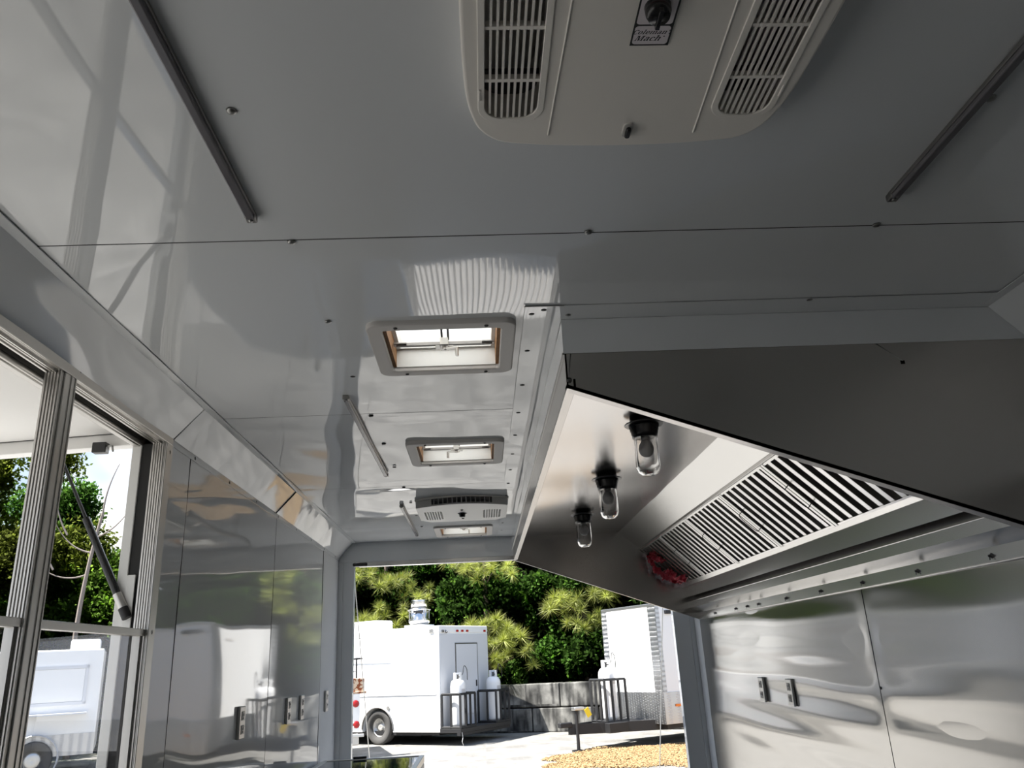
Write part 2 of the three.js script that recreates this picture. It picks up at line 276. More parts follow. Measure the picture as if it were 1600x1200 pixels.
{ // flashing that closes the gap between ceiling and hood
  const t = thing('trim_3', 'white folded flashing closing the gap between ceiling and hood', 'flashing', [0, 0, 0], 0, null, 'structure');
  const z0 = -1.885, x0 = 0.236, lo = 0.742;
  obj('side_face', wavy(V3(x0, 0, 0), V3(0, 0, 1), V3(0, 1, 0), steps(-5.71, z0, 0.05), steps(lo, YC - 0.004, 0.03), ripple(0.012, 101, 0.8, 0.4), 0.0015), M.gloss, t);
  obj('side_leg', wavy(V3(0, YC - 0.0030, 0), V3(1, 0, 0), V3(0, 0, 1), steps(0.137, x0, 0.03), steps(-5.71, -1.80, 0.05), ripple(0.008, 102, 0.5, 0.8), 0.0015), M.gloss, t);
  obj('end_face', wavy(V3(0, 0, z0), V3(1, 0, 0), V3(0, 1, 0), steps(x0, 1.494, 0.08), steps(lo, YC - 0.004, 0.03), ripple(0.004, 103), 0.0015), M.gloss, t);
  obj('end_leg', wavy(V3(0, YC - 0.0034, 0), V3(1, 0, 0), V3(0, 0, 1), steps(0.137, 1.40, 0.08), steps(z0, -1.80, 0.03), ripple(0.002, 104), 0.0030), M.gloss, t);
  obj('edge', [bx(0.134, 0.236, YC - 0.0046, YC - 0.003, -1.8006, -1.7985), bx(x0 - 0.003, x0 + 0.002, lo - 0.004, lo + 0.002, -5.7, z0)], M.screw, t);
}

// ---------------------------------------------------------------- service window
{
  const w = thing('window_1', 'wide aluminium framed service window with lowered glass sashes', 'window', [0, 0, 0], 0, null, 'structure');
  const { z0, z1, y0, y1 } = WIN;
  obj('head_flange', bx(-1.0, XL + 0.006, 0.716, y1 - 0.004, z0, z1, 0.002), M.alu, w);
  obj('jamb_flange', bx(-1.0, XL + 0.006, y0, 0.716, z0, z0 + 0.05, 0.002), M.alu, w);
  obj('jamb_flange', bx(-1.0, XL + 0.006, y0, 0.716, z1 - 0.05, z1, 0.002), M.alu, w);
  obj('sill_flange', bx(-1.0, XL + 0.006, y0 - 0.004, y0 + 0.05, z0 + 0.05, z1 - 0.05, 0.002), M.alu, w);
  const yH = 0.716;
  obj('head_track', [bx(-1.036, -1.0, yH, yH + 0.014, z0, z1), bx(-1.038, -1.032, yH - 0.004, yH + 0.03, z0, z1), bx(-1.014, -1.010, yH - 0.006, yH + 0.01, z0, z1), bx(-1.024, -1.020, yH - 0.004, yH + 0.01, z0, z1)], M.alu, w);
  obj('head_recess', [bx(-1.085, -1.036, yH + 0.028, yH + 0.034, z0, z1)], M.rubber, w);
  obj('outer_head', [bx(-1.105, -1.084, yH - 0.010, yH + 0.040, z0, z1, 0.004), rod([-1.082, yH + 0.002, z0 + 0.04], [-1.082, yH + 0.002, z1 - 0.04], 0.009)], M.alu, w);
  obj('sill_track', [bx(-1.10, -1.0, y0, y0 + 0.03, z0, z1)], M.alu, w);
  const ribs = (zf, zb, yb, yt) => { const g = [bx(-1.040, -1.0, yb, yt, Math.min(zf, zb), Math.max(zf, zb))]; for (let k = 0; k < 5; k++) g.push(bx(-1.037 + k * 0.0075, -1.0335 + k * 0.0075, yb, yt, zf - 0.001, zf + 0.004)); return g; };
  obj('ribbed_jamb', ribs(z0 + 0.050, z0 + 0.004, y0, yH), M.alu, w);
  obj('jamb_seal', [bx(-1.078, -1.040, y0, yH, z0 + 0.004, z0 + 0.034)], M.rubber, w);
  obj('outer_jamb', [bx(-1.108, -1.078, y0, yH, z0 + 0.004, z0 + 0.040, 0.003)], M.whitePlastic, w);
  obj('ribbed_jamb', ribs(z1 - 0.050, z1 - 0.004, y0, yH), M.alu, w);
  const mull = [-1.857, -1.17, -0.483], edges = [z0 + 0.05, ...mull.flatMap((m) => [m - 0.033, m + 0.033]), z1 - 0.05];
  for (const m of mull) obj('mullion', ribs(m + 0.033, m - 0.033, y0, yH).concat([bx(-1.0, XL + 0.004, y0, yH, m - 0.031, m + 0.020, 0.001), bx(-1.0, XL + 0.006, y0, yH, m - 0.031, m - 0.027), bx(-1.0, XL + 0.006, y0, yH, m - 0.010, m - 0.007)]), M.alu, w);
  for (let i = 0; i < 4; i++) {
    const a = edges[2 * i] + 0.001, b = edges[2 * i + 1] - 0.001, yt = 0.138;
    const s = obj('sash', [bx(-1.030, -1.004, yt - 0.020, yt, a, b, 0.002), bx(-1.030, -1.012, y0 + 0.03, yt - 0.02, a, a + 0.012), bx(-1.030, -1.012, y0 + 0.03, yt - 0.02, b - 0.012, b), bx(-1.030, -1.012, y0 + 0.03, y0 + 0.055, a, b)], M.alu, w);
    obj('glass_pane', bx(-1.0222, -1.0218, y0 + 0.05, yt - 0.015, a + 0.010, b - 0.010), M.pane, s);
  }
  const sc = lathe([[0.0001, -0.004], [0.005, -0.0035], [0.007, 0], [0.0001, 0]], 10).rotateZ(Math.PI / 2).rotateY(Math.PI);
  for (const [y, z] of [[0.744, -1.90], [0.744, -2.49], [0.69, -2.515], [0.13, -2.512], [0.744, -1.2], [0.744, -0.6]]) { const s = new THREE.Mesh(sc, M.screwDark); s.name = 'screw'; s.position.set(XL + 0.006, y, z); s.castShadow = s.receiveShadow = true; w.add(s); }
}
{ // raised hatch over the window, and its gas struts
  const a = thing('hatch_awning', 'raised white concession hatch held open above the service window', 'hatch', [-1.108, 0.765, 0]);
  a.rotation.z = 0.045;
  obj('panel', bx(-1.24, -0.004, -0.012, 0.028, -2.54, 0.24, 0.004), M.awning, a);
  obj('rim', [bx(-1.24, -0.004, -0.052, -0.012, -2.54, -2.49, 0.003)], M.awning, a);
  obj('rim', [bx(-1.24, -0.004, -0.052, -0.012, 0.19, 0.24, 0.003)], M.awning, a);
  obj('rim', [bx(-1.24, -1.19, -0.052, -0.012, -2.49, 0.19, 0.003)], M.awning, a);
  obj('seal', [bx(-1.19, -0.06, -0.0125, -0.0118, -2.489, -2.483)], M.black, a);
  const k = thing('hatch_latch', 'small black latch bracket under the raised hatch edge', 'latch', [-1.196, 0.712, -2.47]);
  obj('housing', bx(-0.022, 0.022, -0.030, 0.004, -0.014, 0.014, 0.003), M.blackGloss, k);
  obj('lever', [bx(0.010, 0.038, -0.010, -0.004, -0.006, 0.006, 0.002), rod([0.036, -0.007, 0], [0.040, -0.026, 0], 0.003)], M.screw, k);
  const strut = (z, zt, label) => {
    const s = thing('gas_strut', label, 'strut'); const A = [-1.058, 0.172, z], B = [-1.325, 0.668, zt], p = (t) => A.map((v, i) => v + (B[i] - v) * t);
    obj('cylinder', rod(p(0.14), p(0.62), 0.0115), M.blackGloss, s); obj('rod', rod(p(0.60), p(1), 0.005), M.black, s);
    obj('end_sleeve', rod(p(0.055), p(0.145), 0.0135), M.alu, s); obj('socket', [rod(p(0), p(0.06), 0.0145)], M.black, s);
    obj('bracket', [bx(-1.078, -1.052, 0.135, 0.30, z - 0.018, z - 0.012, 0.002)], M.whitePlastic, s);
  };
  strut(-2.478, -2.50, 'black gas strut from window jamb up to the hatch');
}

// ---------------------------------------------------------------- roof vents
function roofVent([cx, cz, w, d], label, turn) {
  const v = thing('roof_vent', label, 'vent', [cx, YC, cz], 0, 'roof vents in the ceiling');
  const ring = roundRect(-w, w, -d, d, 0.035); ring.holes.push(roundRect(-w + 0.040, w - 0.040, -d + 0.040, d - 0.040, 0.012));
  obj('trim_ring', hang(ring, 0.002, 0.016, 0.005), M.plasticGrey, v);
  const iw = w - 0.050, id = d - 0.044, h = 0.055;
  obj('throat_board', bx(-iw - 0.012, -iw, 0, h, -id, id), M.wood, v); obj('throat_board', bx(iw, iw + 0.012, 0, h, -id, id), M.wood, v);
  obj('throat_board', bx(-iw, iw, 0, h, -id - 0.012, -id), M.whitePlastic, v); obj('throat_board', bx(-iw, iw, 0, h, id, id + 0.012), M.whitePlastic, v);
  const fl = new THREE.Shape([[-iw - 0.05, -id - 0.05], [iw + 0.05, -id - 0.05], [iw + 0.05, id + 0.05], [-iw - 0.05, id + 0.05]].map((p) => new THREE.Vector2(...p)));
  fl.holes.push(roundRect(-iw + 0.010, iw - 0.010, -id + 0.010, id - 0.010, 0.01));
  obj('roof_flange', [hang(fl, h + 0.006, 0.005), ...[[-iw + 0.010, -iw + 0.0115, -id + 0.010, id - 0.010], [iw - 0.0115, iw - 0.010, -id + 0.010, id - 0.010], [-iw + 0.010, iw - 0.010, -id + 0.010, -id + 0.0115], [-iw + 0.010, iw - 0.010, id - 0.0115, id - 0.010]].map(([a, b, c, e]) => bx(a, b, h, h + 0.05, c, e))], M.whitePlastic, v);
  // translucent domed lid
  const lid = new RoundedBoxGeometry(2 * iw + 0.03, 0.09, 2 * id + 0.03, 4, 0.035); { const p = lid.attributes.position; for (let i = 0; i < p.count; i++) if (p.getY(i) < -0.005) p.setY(i, -0.03); lid.computeVertexNormals(); }
  const lg = []; { const src = lid.index ? lid.toNonIndexed() : lid, p = src.attributes.position; for (let i = 0; i < p.count; i += 3) { if (p.getY(i) < -0.029 && p.getY(i + 1) < -0.029 && p.getY(i + 2) < -0.029) continue; for (let k = 0; k < 3; k++) lg.push(p.getX(i + k), p.getY(i + k), p.getZ(i + k)); } }
  const L = new THREE.BufferGeometry(); L.setAttribute('position', new THREE.Float32BufferAttribute(lg, 3)); L.computeVertexNormals(); L.translate(0, h + 0.085, 0);
  obj('lid', L, M.lid, v);
  const y = 0.020, zc = -0.040;
  obj('crossbar', [bx(-iw + 0.01, iw - 0.01, y, y + 0.012, zc - 0.005, zc + 0.005, 0.002), bx(-iw + 0.002, -iw + 0.04, y + 0.004, y + 0.010, zc - 0.012, zc + 0.012, 0.002), bx(iw - 0.04, iw - 0.002, y + 0.004, y + 0.010, zc - 0.012, zc + 0.012, 0.002)], M.aluDark, v);
  obj('gearbox', [bx(-0.012, 0.012, y - 0.010, y + 0.016, zc - 0.020, zc + 0.030, 0.003), bx(-0.026, 0.026, y - 0.004, y, zc - 0.018, zc + 0.004, 0.001)], M.alu, v);
  const s = turn;
  obj('crank', [rod([0, y - 0.005, zc + 0.015], [0, y - 0.018, zc + 0.015], 0.006), bar([0, y - 0.016, zc + 0.015], [0.036 * s, y - 0.016, zc + 0.025], 0.009, 0.004), rod([0.036 * s, y - 0.016, zc + 0.025], [0.036 * s, y - 0.042, zc + 0.025], 0.005)], M.alu, v);
  obj('lift_arm', [bar([-0.006, y + 0.010, zc + 0.02], [-0.006, y + 0.085, 0.11], 0.006, 0.003), bar([0.012, y + 0.010, zc + 0.02], [0.012, y + 0.085, 0.11], 0.006, 0.003)], M.aluDark, v);
  const head = lathe([[0.0001, -0.0045], [0.0045, -0.0035], [0.0062, 0], [0.0001, 0]], 10);
  for (const [a, b] of [[-0.6, -0.9], [0.6, -0.9], [-0.6, 0.9], [0.6, 0.9]]) { const q = new THREE.Mesh(head, M.screwDark); q.name = 'screw'; q.position.set(a * w, -0.0135, b * d); q.castShadow = q.receiveShadow = true; v.add(q); }
}
roofVent(vents[0], 'grey framed roof vent with bright lid beside the hood corner', 1);
roofVent(vents[1], 'grey framed roof vent between the two far panel seams', -1);
roofVent(vents[2], 'white framed roof vent next to the rear doorway header', 1);

// ---------------------------------------------------------------- slim ceiling light tubes
function lightTube(x, z0, z1, label) {
  const l = thing('ceiling_light', label, 'light', [x, YC - 0.002, 0], 0, 'slim ceiling light tubes');
  obj('channel', bx(-0.0105, 0.0105, -0.008, 0, z0 + 0.012, z1 - 0.012, 0.001), M.aluDark, l);
  obj('lens', bx(-0.0080, 0.0080, -0.0165, -0.006, z0 + 0.016, z1 - 0.016, 0.003), M.lens, l);
  for (const [z, s] of [[z0, 1], [z1, -1]]) { const c = obj('end_cap', [bx(-0.0105, 0.0105, -0.015, 0, z, z + s * 0.022, 0.003)], M.aluDark, l); obj('screw', lathe([[0.0001, -0.004], [0.004, -0.003], [0.005, 0], [0.0001, 0]], 10).translate(0, -0.014, z + s * 0.011), M.screw, c); }
}
lightTube(-0.420, -1.352, -0.20, 'slim unlit ceiling light tube above the service window side');
lightTube(0.848, -1.330, -0.18, 'slim unlit ceiling light tube on the dark right ceiling');
lightTube(-0.419, -3.585, -2.440, 'slim ceiling light tube beside the second roof vent');
lightTube(-0.424, -5.44, -4.345, 'slim ceiling light tube beside the louvred air conditioner');

// ---------------------------------------------------------------- air conditioners
function rooftop(a, [, , w, d]) {   // lined duct up through the roof into the rooftop unit
  const x = w - 0.035, z = d - 0.035, h = 0.24, t = 0.008;
  obj('duct_lining', [bx(-x - t, -x, 0, h, -z - t, z + t), bx(x, x + t, 0, h, -z - t, z + t), bx(-x, x, 0, h, -z - t, -z), bx(-x, x, 0, h, z, z + t), bx(-x - t, x + t, h, h + t, -z - t, z + t)], M.lining, a);
  obj('rooftop_shroud', bx(-0.36, 0.36, 0.058, 0.34, -0.46, 0.46, 0.06), M.bodyWhite, a);
}
{
  const cx = 0.253, cz = -0.795, hw = 0.252, hl = 0.292, D = 0.046;
  const a = thing('air_conditioner', 'cream ceiling air conditioner panel with knob and two long grilles', 'air conditioner', [cx, YC, cz]);
  const s = new THREE.Shape(); const c = 0.10;
  const q = (sx, sz) => [[sx * hw, sz * hl * 0.5], [sx * (hw - 0.010), sz * (hl - 0.075)], [sx * (hw - 0.024), sz * (hl - 0.040)], [sx * (hw - 0.052), sz * (hl - 0.014)], [sx * (hw - 0.100), sz * (hl - 0.004)], [sx * 0.06, sz * (hl + 0.003)]];
  const ring = [...q(-1, -1), ...q(1, -1).reverse(), ...q(1, 1), ...q(-1, 1).reverse()].map((p) => new THREE.Vector2(...p));
  const ringC = new THREE.CatmullRomCurve3(ring.map((p) => V3(p.x, 0, p.y)), true, 'centripetal'); s.setFromPoints(ringC.getPoints(96).slice(0, -1).map((p) => new THREE.Vector2(p.x, p.z)));
  const hole = (sx) => roundRect(sx < 0 ? -0.226 : 0.137, sx < 0 ? -0.137 : 0.226, -0.222, 0.222, 0.034);
  s.holes.push(hole(-1), hole(1));
  obj('shell', hang(s, 0.001, D, 0.005), M.plastic, a); rooftop(a, ducts[0]);
  for (const k of [-1, 1]) {
    const gx0 = k < 0 ? -0.226 : 0.137, gx1 = gx0 + 0.089;
    const rimS = roundRect(gx0 - 0.006, gx1 + 0.006, -0.228, 0.228, 0.036); rimS.holes.push(roundRect(gx0 + 0.004, gx1 - 0.004, -0.218, 0.218, 0.028));
    const g = obj('grille', hang(rimS, -D + 0.002, 0.0035, 0.001), M.plastic, a);
    const n = 9; for (let i = 1; i < n; i++) { const x = gx0 + 0.003 + 0.083 * i / n, e = Math.min(i, n - i) < 2 ? 0.012 : 0; obj('slat', bx(x - 0.0017, x + 0.0017, -D + 0.001, -D + 0.005, -0.220 + e, 0.220 - e), M.plastic, g); }
    for (const z of [-0.135, -0.034, 0.066, 0.165]) obj('crossbar', bx(gx0 + 0.004, gx1 - 0.004, -D + 0.0005, -D + 0.010, z - 0.003, z + 0.003), M.plastic, g);
    obj('tab', bx(k < 0 ? gx0 - 0.006 : gx1 + 0.001, k < 0 ? gx0 - 0.001 : gx1 + 0.006, -D - 0.003, -D + 0.002, -0.175, -0.150, 0.002), M.plastic, a);
    const gr = [[k * 0.104, 0.27], [k * 0.112, -0.18], [k * 0.122, -0.262], [k * 0.112, -0.279]];
    obj('moulding_line', tube([[gr[0][0], -D + 0.0006, 0.27], [k * 0.108, -D + 0.0006, 0.05], [k * 0.116, -D + 0.0006, -0.18], [k * 0.119, -D + 0.0006, -0.262]], 0.0016, 30, 6), M.plastic, a);
  }
  // control plate with knob and lettering
  const cv = document.createElement('canvas'); cv.width = 256; cv.height = 512; const g = cv.getContext('2d');
  g.fillStyle = '#111'; g.fillRect(0, 0, 256, 512); g.fillStyle = '#d8d2d6';
  const rrect = (x, y, w, h, r) => { g.beginPath(); g.moveTo(x + r, y); g.arcTo(x + w, y, x + w, y + h, r); g.arcTo(x + w, y + h, x, y + h, r); g.arcTo(x, y + h, x, y, r); g.arcTo(x, y, x + w, y, r); g.fill(); };
  rrect(12, 12, 232, 318, 22); rrect(12, 344, 232, 156, 22);
  g.strokeStyle = '#b3362a'; g.lineWidth = 12; g.beginPath(); g.arc(128, 170, 96, -2.7, -0.4); g.stroke();
  g.fillStyle = '#15131a'; g.save(); g.transform(1, 0, -0.22, 1, 95, 0); g.font = 'italic bold 50px serif'; g.textAlign = 'center'; g.fillText("Coleman's", 124, 412); g.font = 'italic bold 62px serif'; g.fillText('Mach', 112, 470); g.restore();
  g.beginPath(); g.arc(214, 432, 5, 0, 7); g.fill();
  const ct = new THREE.CanvasTexture(cv); ct.colorSpace = THREE.SRGBColorSpace; ct.flipY = true;
  const pl = new THREE.PlaneGeometry(0.054, 0.108).rotateX(Math.PI / 2);   // faces down, its top towards the front of the trailer
  const plate = obj('control_plate', pl, std(new THREE.Color(1, 1, 1), 0.45, 0, { map: ct }), a); plate.position.set(0.006, -D - 0.0012, -0.013);
  plate.material.side = THREE.DoubleSide;
  const kn = obj('knob', [lathe([[0.0001, -0.022], [0.014, -0.021], [0.017, -0.012], [0.0175, 0], [0.0001, 0]], 24), bx(-0.003, 0.003, -0.026, -0.018, -0.016, 0.016, 0.001)], M.blackGloss, a); kn.position.set(0.004, -D, 0.002);
  const sw = obj('sensor_socket', hang(roundRect(-0.008, 0.008, -0.017, 0.017, 0.007), -D + 0.001, 0.003, 0.001), M.plasticGrey, a); sw.position.set(0.009, 0, -0.252);
  obj('sensor', bx(-0.0045, 0.0045, -0.010, -0.002, -0.012, 0.012, 0.004).translate(0, -D, 0), M.blackGloss, sw);
}
{
  const a = thing('air_conditioner', 'white ceiling air conditioner with louvred front and dotted corner grilles', 'air conditioner', [-0.086, YC, -4.44]);
  const hw = 0.256, y1 = -0.046, bow = (x) => 0.29 - 0.09 * (x / hw) ** 2, back = -0.27;
  const outline = (k) => { const p = []; for (let i = 0; i <= 16; i++) { const x = -hw * k + 2 * hw * k * i / 16; p.push([x, (bow(x) - (1 - k) * 0.3)]); } p.push([hw * k, back + 0.05], [hw * k - 0.05, back], [-hw * k + 0.05, back], [-hw * k, back + 0.05]); return new THREE.Shape(p.map((q) => new THREE.Vector2(...q))); };
  const rimShape = outline(1); rimShape.holes.push(roundRect(-0.2, 0.2, -0.195, 0.195, 0.01)); obj('shell', hang(rimShape, 0, 0.010, 0.003), M.plastic, a); rooftop(a, ducts[1]);
  // lower body with a window cut through its bowed front, carried by the shell
  const low = []; { const front = []; for (let i = 0; i <= 24; i++) { const x = -0.245 + 0.49 * i / 24; front.push([x, bow(x) - 0.008]); }
    for (let i = 0; i < 24; i++) { const [xa, za] = front[i], [xb, zb] = front[i + 1], mid = Math.abs((xa + xb) / 2) < 0.155; const q = (ya, yb) => low.push(bar([xa, (ya + yb) / 2, za], [xb, (ya + yb) / 2, zb], 0.006, Math.abs(yb - ya))); if (mid) { q(-0.006, -0.010); q(-0.040, y1); } else q(-0.006, y1); } }
  obj('front_frame', low, M.plasticGrey, a);
  for (let i = 0; i < 13; i++) { const x = -0.15 + 0.3 * i / 12; obj('louvre', bx(x - 0.002, x + 0.002, -0.041, -0.009, bow(x) - 0.03, bow(x) - 0.008), M.plasticGrey, a); }
  obj('side_skin', [bx(-0.250, -0.244, y1, -0.006, back + 0.06, 0.2), bx(0.244, 0.250, y1, -0.006, back + 0.06, 0.2), bx(-0.2, 0.2, y1, -0.006, back + 0.004, back + 0.012)], M.plastic, a);
  const bs = new THREE.Shape(); { const p = []; for (let i = 0; i <= 16; i++) { const x = -0.247 + 0.494 * i / 16; p.push([x, bow(x) - 0.006]); } p.push([0.247, back + 0.08], [0.19, back + 0.01], [-0.19, back + 0.01], [-0.247, back + 0.08]); bs.setFromPoints(p.map((q) => new THREE.Vector2(...q))); }
  for (const k of [-1, 1]) bs.holes.push(roundRect(k < 0 ? -0.215 : 0.115, k < 0 ? -0.115 : 0.215, -0.17, 0.08, 0.015));
  obj('bottom_panel', hang(bs, y1 + 0.006, 0.008), M.whitePlastic, a);
  for (const k of [-1, 1]) {
    const x0 = k < 0 ? -0.215 : 0.115;
    const gr = []; for (let i = 1; i < 7; i++) gr.push(bx(x0 + i / 7 * 0.1 - 0.003, x0 + i / 7 * 0.1 + 0.003, y1 - 0.002, y1 + 0.008, -0.17, 0.08)); for (let i = 1; i < 9; i++) { const z = -0.17 + 0.25 * i / 9; gr.push(bx(x0, x0 + 0.1, y1 - 0.0015, y1 + 0.006, z - 0.0035, z + 0.0035)); }
    obj('grille', gr, M.whitePlastic, a);
  }
  const kn = obj('knob', lathe([[0.0001, -0.022], [0.016, -0.020], [0.019, -0.004], [0.027, 0], [0.0001, 0]], 18), M.blackGloss, a); kn.position.set(-0.003, y1 - 0.002, 0.0);
  for (const z of [0.11, -0.16]) { const b = obj('screw', lathe([[0.0001, -0.006], [0.007, -0.004], [0.008, 0], [0.0001, 0]], 10), M.screwDark, a); b.position.set(-0.003, y1 - 0.002, z); }
}

// ---------------------------------------------------------------- cooking hood
const HZ0 = -5.55, HZ1 = -1.887;
{
  const h = thing('range_hood', 'long stainless steel cooking hood over the right wall', 'hood');
  const t = 0.003, e = 0.012;
  obj('front_face', [bx(0.238, 0.244, 0.648, 0.744, HZ0, HZ1, 0.001), bx(0.238, 0.262, 0.646, 0.652, HZ0, HZ1, 0.001), bx(0.256, 0.262, 0.65, 0.672, HZ0, HZ1)], M.hood, h);
  obj('front_inner', sheetZ([0.246, 0.672], [0.268, 0.810], HZ0, HZ1, t), M.hoodIn, h);
  const r1 = ripple(0.016, 120, 0.7, 0.8);
  obj('canopy_top', wavy(V3(0, 0.810, 0), V3(1, 0, 0), V3(0, 0, 1), steps(0.25, 0.985, 0.05), steps(HZ0, HZ1, 0.06), r1, 0.003), M.hoodIn, h);
  obj('plenum', [bx(0.98, 1.49, 0.810, 0.813, HZ0, HZ1), bx(1.488, 1.491, 0.42, 0.81, HZ0, HZ1), bx(1.405, 1.49, 0.417, 0.420, HZ0, HZ1)], M.hood, h);
  obj('sloped_panel', sheetZ([1.130, 0.690], [0.983, 0.810], HZ0, HZ1, -t), M.bright, h);
  obj('filter_rail', [bx(1.122, 1.138, 0.680, 0.694, HZ0, HZ1, 0.002)], M.bright, h);
  obj('filter_rail', [prismZ([[1.392, 0.430], [1.412, 0.446], [1.424, 0.432], [1.404, 0.412]], HZ0, HZ1)], M.bright, h);
  obj('lower_panel', sheetZ([1.408, 0.418], [1.414, 0.342], HZ0, HZ1, t), M.hoodIn, h);
  obj('back_panel', sheetZ([1.480, 0.417], [1.482, 0.262], HZ0, HZ1, t), M.hood, h);
  obj('grease_trough', [sheetZ([1.422, 0.312], [1.423, 0.272], HZ0, HZ1, t), sheetZ([1.423, 0.272], [1.486, 0.240], HZ0, HZ1, t), rod([1.423, 0.312, HZ0], [1.423, 0.312, HZ1], 0.003, 0.003, 6)], M.bright, h);
  obj('wall_flange', [bx(1.4855, 1.4885, 0.196, 0.242, HZ0, HZ1)], M.bright, h);
  obj('flange_hem', [rod([1.486, 0.196, HZ0], [1.486, 0.196, HZ1], 0.003)], M.bright, h);
  const poly = [[0.238, 0.744], [0.238, 0.648], [1.488, 0.196], [1.488, 0.744]], far = [[0.238, 0.835], [0.238, 0.648], [1.488, 0.196], [1.488, 0.835]];
  obj('end_panel', prismZ(poly, HZ1 - 0.002, HZ1), M.hood, h);
  obj('end_panel', prismZ(far, HZ0, HZ0 + 0.002), M.hood, h);
  const sl = [[0.238, 0.648], [1.488, 0.196], [1.488, 0.206], [0.238, 0.658]];
  obj('end_hem', prismZ(sl, HZ1 - 0.030, HZ1), M.hood, h); obj('end_hem', prismZ(sl, HZ0, HZ0 + 0.024), M.hood, h);
  for (const z of [-2.26, -2.67, -3.08, -3.48, -3.89, -4.30, -4.49, -4.70, -5.13]) {
    const b = obj('bolt', [lathe([[0.0001, -0.011], [0.0035, -0.010], [0.004, -0.003], [0.0075, -0.002], [0.008, 0], [0.0001, 0]], 12).rotateZ(-Math.PI / 2), rod([-0.006, 0, 0], [-0.008, -0.012, 0], 0.0015)], M.screwDark, h); b.position.set(1.4853, 0.2155, z);
  }
  const s = obj('cord_knot', [lathe([[0.0001, -0.006], [0.006, -0.005], [0.007, 0], [0.0001, 0]], 10).rotateX(Math.PI / 2)], M.screwDark, h); s.position.set(0.246, 0.668, HZ1 + 0.003);
}
{ // baffle filters lying in the slope, each one can be lifted out
  const A = V3(1.1345, 0.686, 0), B = V3(1.400, 0.4305, 0), L = A.distanceTo(B), U = B.clone().sub(A).normalize(), N = V3(-U.y, U.x, 0).negate();   // N points into the room, down and left
  if (N.y > 0) N.negate();
  const marks = [-1.93, -2.415, -3.02, -3.61, -4.26, -4.92, -5.535], names = ['behind the near end panel of the hood', 'second from the near end panel of the hood', 'third from the near end panel of the hood', 'fourth from the near end panel of the hood', 'next to the red plastic bundle', 'partly covered by the red plastic bundle'];
  const basis = new THREE.Matrix4().makeBasis(U, N.clone(), U.clone().cross(N)); basis.setPosition(A);
  for (let i = 0; i < 6; i++) {
    const zc = (marks[i] + marks[i + 1]) / 2, w = marks[i] - marks[i + 1] - 0.004;
    const f = thing('baffle_filter', 'stainless baffle grease filter ' + names[i], 'filter', [0, 0, zc], 0, 'baffle filters in the hood');
    const put = (g) => g.applyMatrix4(basis), hw = w / 2;   // local: x down the slope, y out to the room, z along the hood
    const fr = [bx(0.002, L - 0.002, -0.004, 0.008, hw - 0.022, hw, 0.002), bx(0.002, L - 0.002, -0.004, 0.008, -hw, -hw + 0.022, 0.002), bx(0.002, 0.012, -0.004, 0.006, -hw, hw), bx(L - 0.012, L - 0.002, -0.004, 0.006, -hw, hw)];
    obj('frame', fr.map(put), M.bright, f);
    const n = Math.round(w / 0.082), p = (w - 0.05) / n;
    for (let k = 0; k < n; k++) {
      const z = -hw + 0.025 + p * (k + 0.5); const q = p * 0.19;
      obj('baffle', put(mergeGeometries([bx(0.010, L - 0.010, 0.000, 0.002, z - q, z + q), bx(0.010, L - 0.010, -0.022, 0.001, z - q, z - q + 0.0015), bx(0.010, L - 0.010, -0.022, 0.001, z + q - 0.0015, z + q)].map((g) => g.toNonIndexed()))), M.bright, f);
    }
    const hz = hw - 0.011, hx = L * 0.5;
    obj('handle', put(tube([[hx - 0.055, 0.006, hz], [hx - 0.055, 0.024, hz - 0.004], [hx - 0.045, 0.032, hz - 0.012], [hx + 0.045, 0.032, hz - 0.012], [hx + 0.055, 0.024, hz - 0.004], [hx + 0.055, 0.006, hz]], 0.0022, 30, 6)), M.aluDark, f);
  }
  // crumpled red bundle in clear film, wedged at the far end of the filters
  const r = thing('plastic_bundle', 'crumpled red bundle in clear film wedged by the far filter', 'bundle', [0, 0, 0]);
  const red = std(lin(0.46, 0.035, 0.06), 0.3), film = new THREE.MeshPhysicalMaterial({ color: lin(0.96, 0.88, 0.89), roughness: 0.10, transmission: 0.8, thickness: 0, ior: 1.5, side: THREE.DoubleSide });
  // a crumpled strip of sheet following a path in the filter's own axes (x down the slope, y into the room, z along the hood)
  const crumple = (path, width, amp, sd) => {
    const c = new THREE.CatmullRomCurve3(path.map((p) => V3(...p))), nu = 60, nv = 14, pos = [], idx = [];
    for (let i = 0; i <= nu; i++) { const p = c.getPoint(i / nu); for (let k = 0; k <= nv; k++) { const v = k / nv - 0.5, n = (q) => fbm(i * 0.22 + q, k * 0.35 + sd, q + sd, 3) - 0.5; pos.push(p.x + amp * 1.6 * n(1), p.y + amp * 2.4 * n(5) + 0.012 * Math.cos(v * 9), -(p.z + v * width + amp * 1.6 * n(9))); } }
    for (let i = 0; i < nu; i++) for (let k = 0; k < nv; k++) { const a = i * (nv + 1) + k, b = a + nv + 1; idx.push(a, b, a + 1, b, b + 1, a + 1); }
    const g = new THREE.BufferGeometry(); g.setAttribute('position', new THREE.Float32BufferAttribute(pos, 3)); g.setIndex(idx); g.computeVertexNormals(); return g.applyMatrix4(basis);
  };
  obj('wrapped_red_sheet', [crumple([[0.06, 0.02, -5.44], [0.11, 0.05, -5.45], [0.18, 0.06, -5.46], [0.27, 0.05, -5.44], [0.34, 0.025, -5.38]], 0.045, 0.030, 2), crumple([[0.22, 0.018, -5.42], [0.27, 0.045, -5.34], [0.33, 0.030, -5.24]], 0.09, 0.030, 12), crumple([[0.06, 0.015, -5.38], [0.10, 0.035, -5.34], [0.15, 0.015, -5.30]], 0.06, 0.026, 22)], red, r);
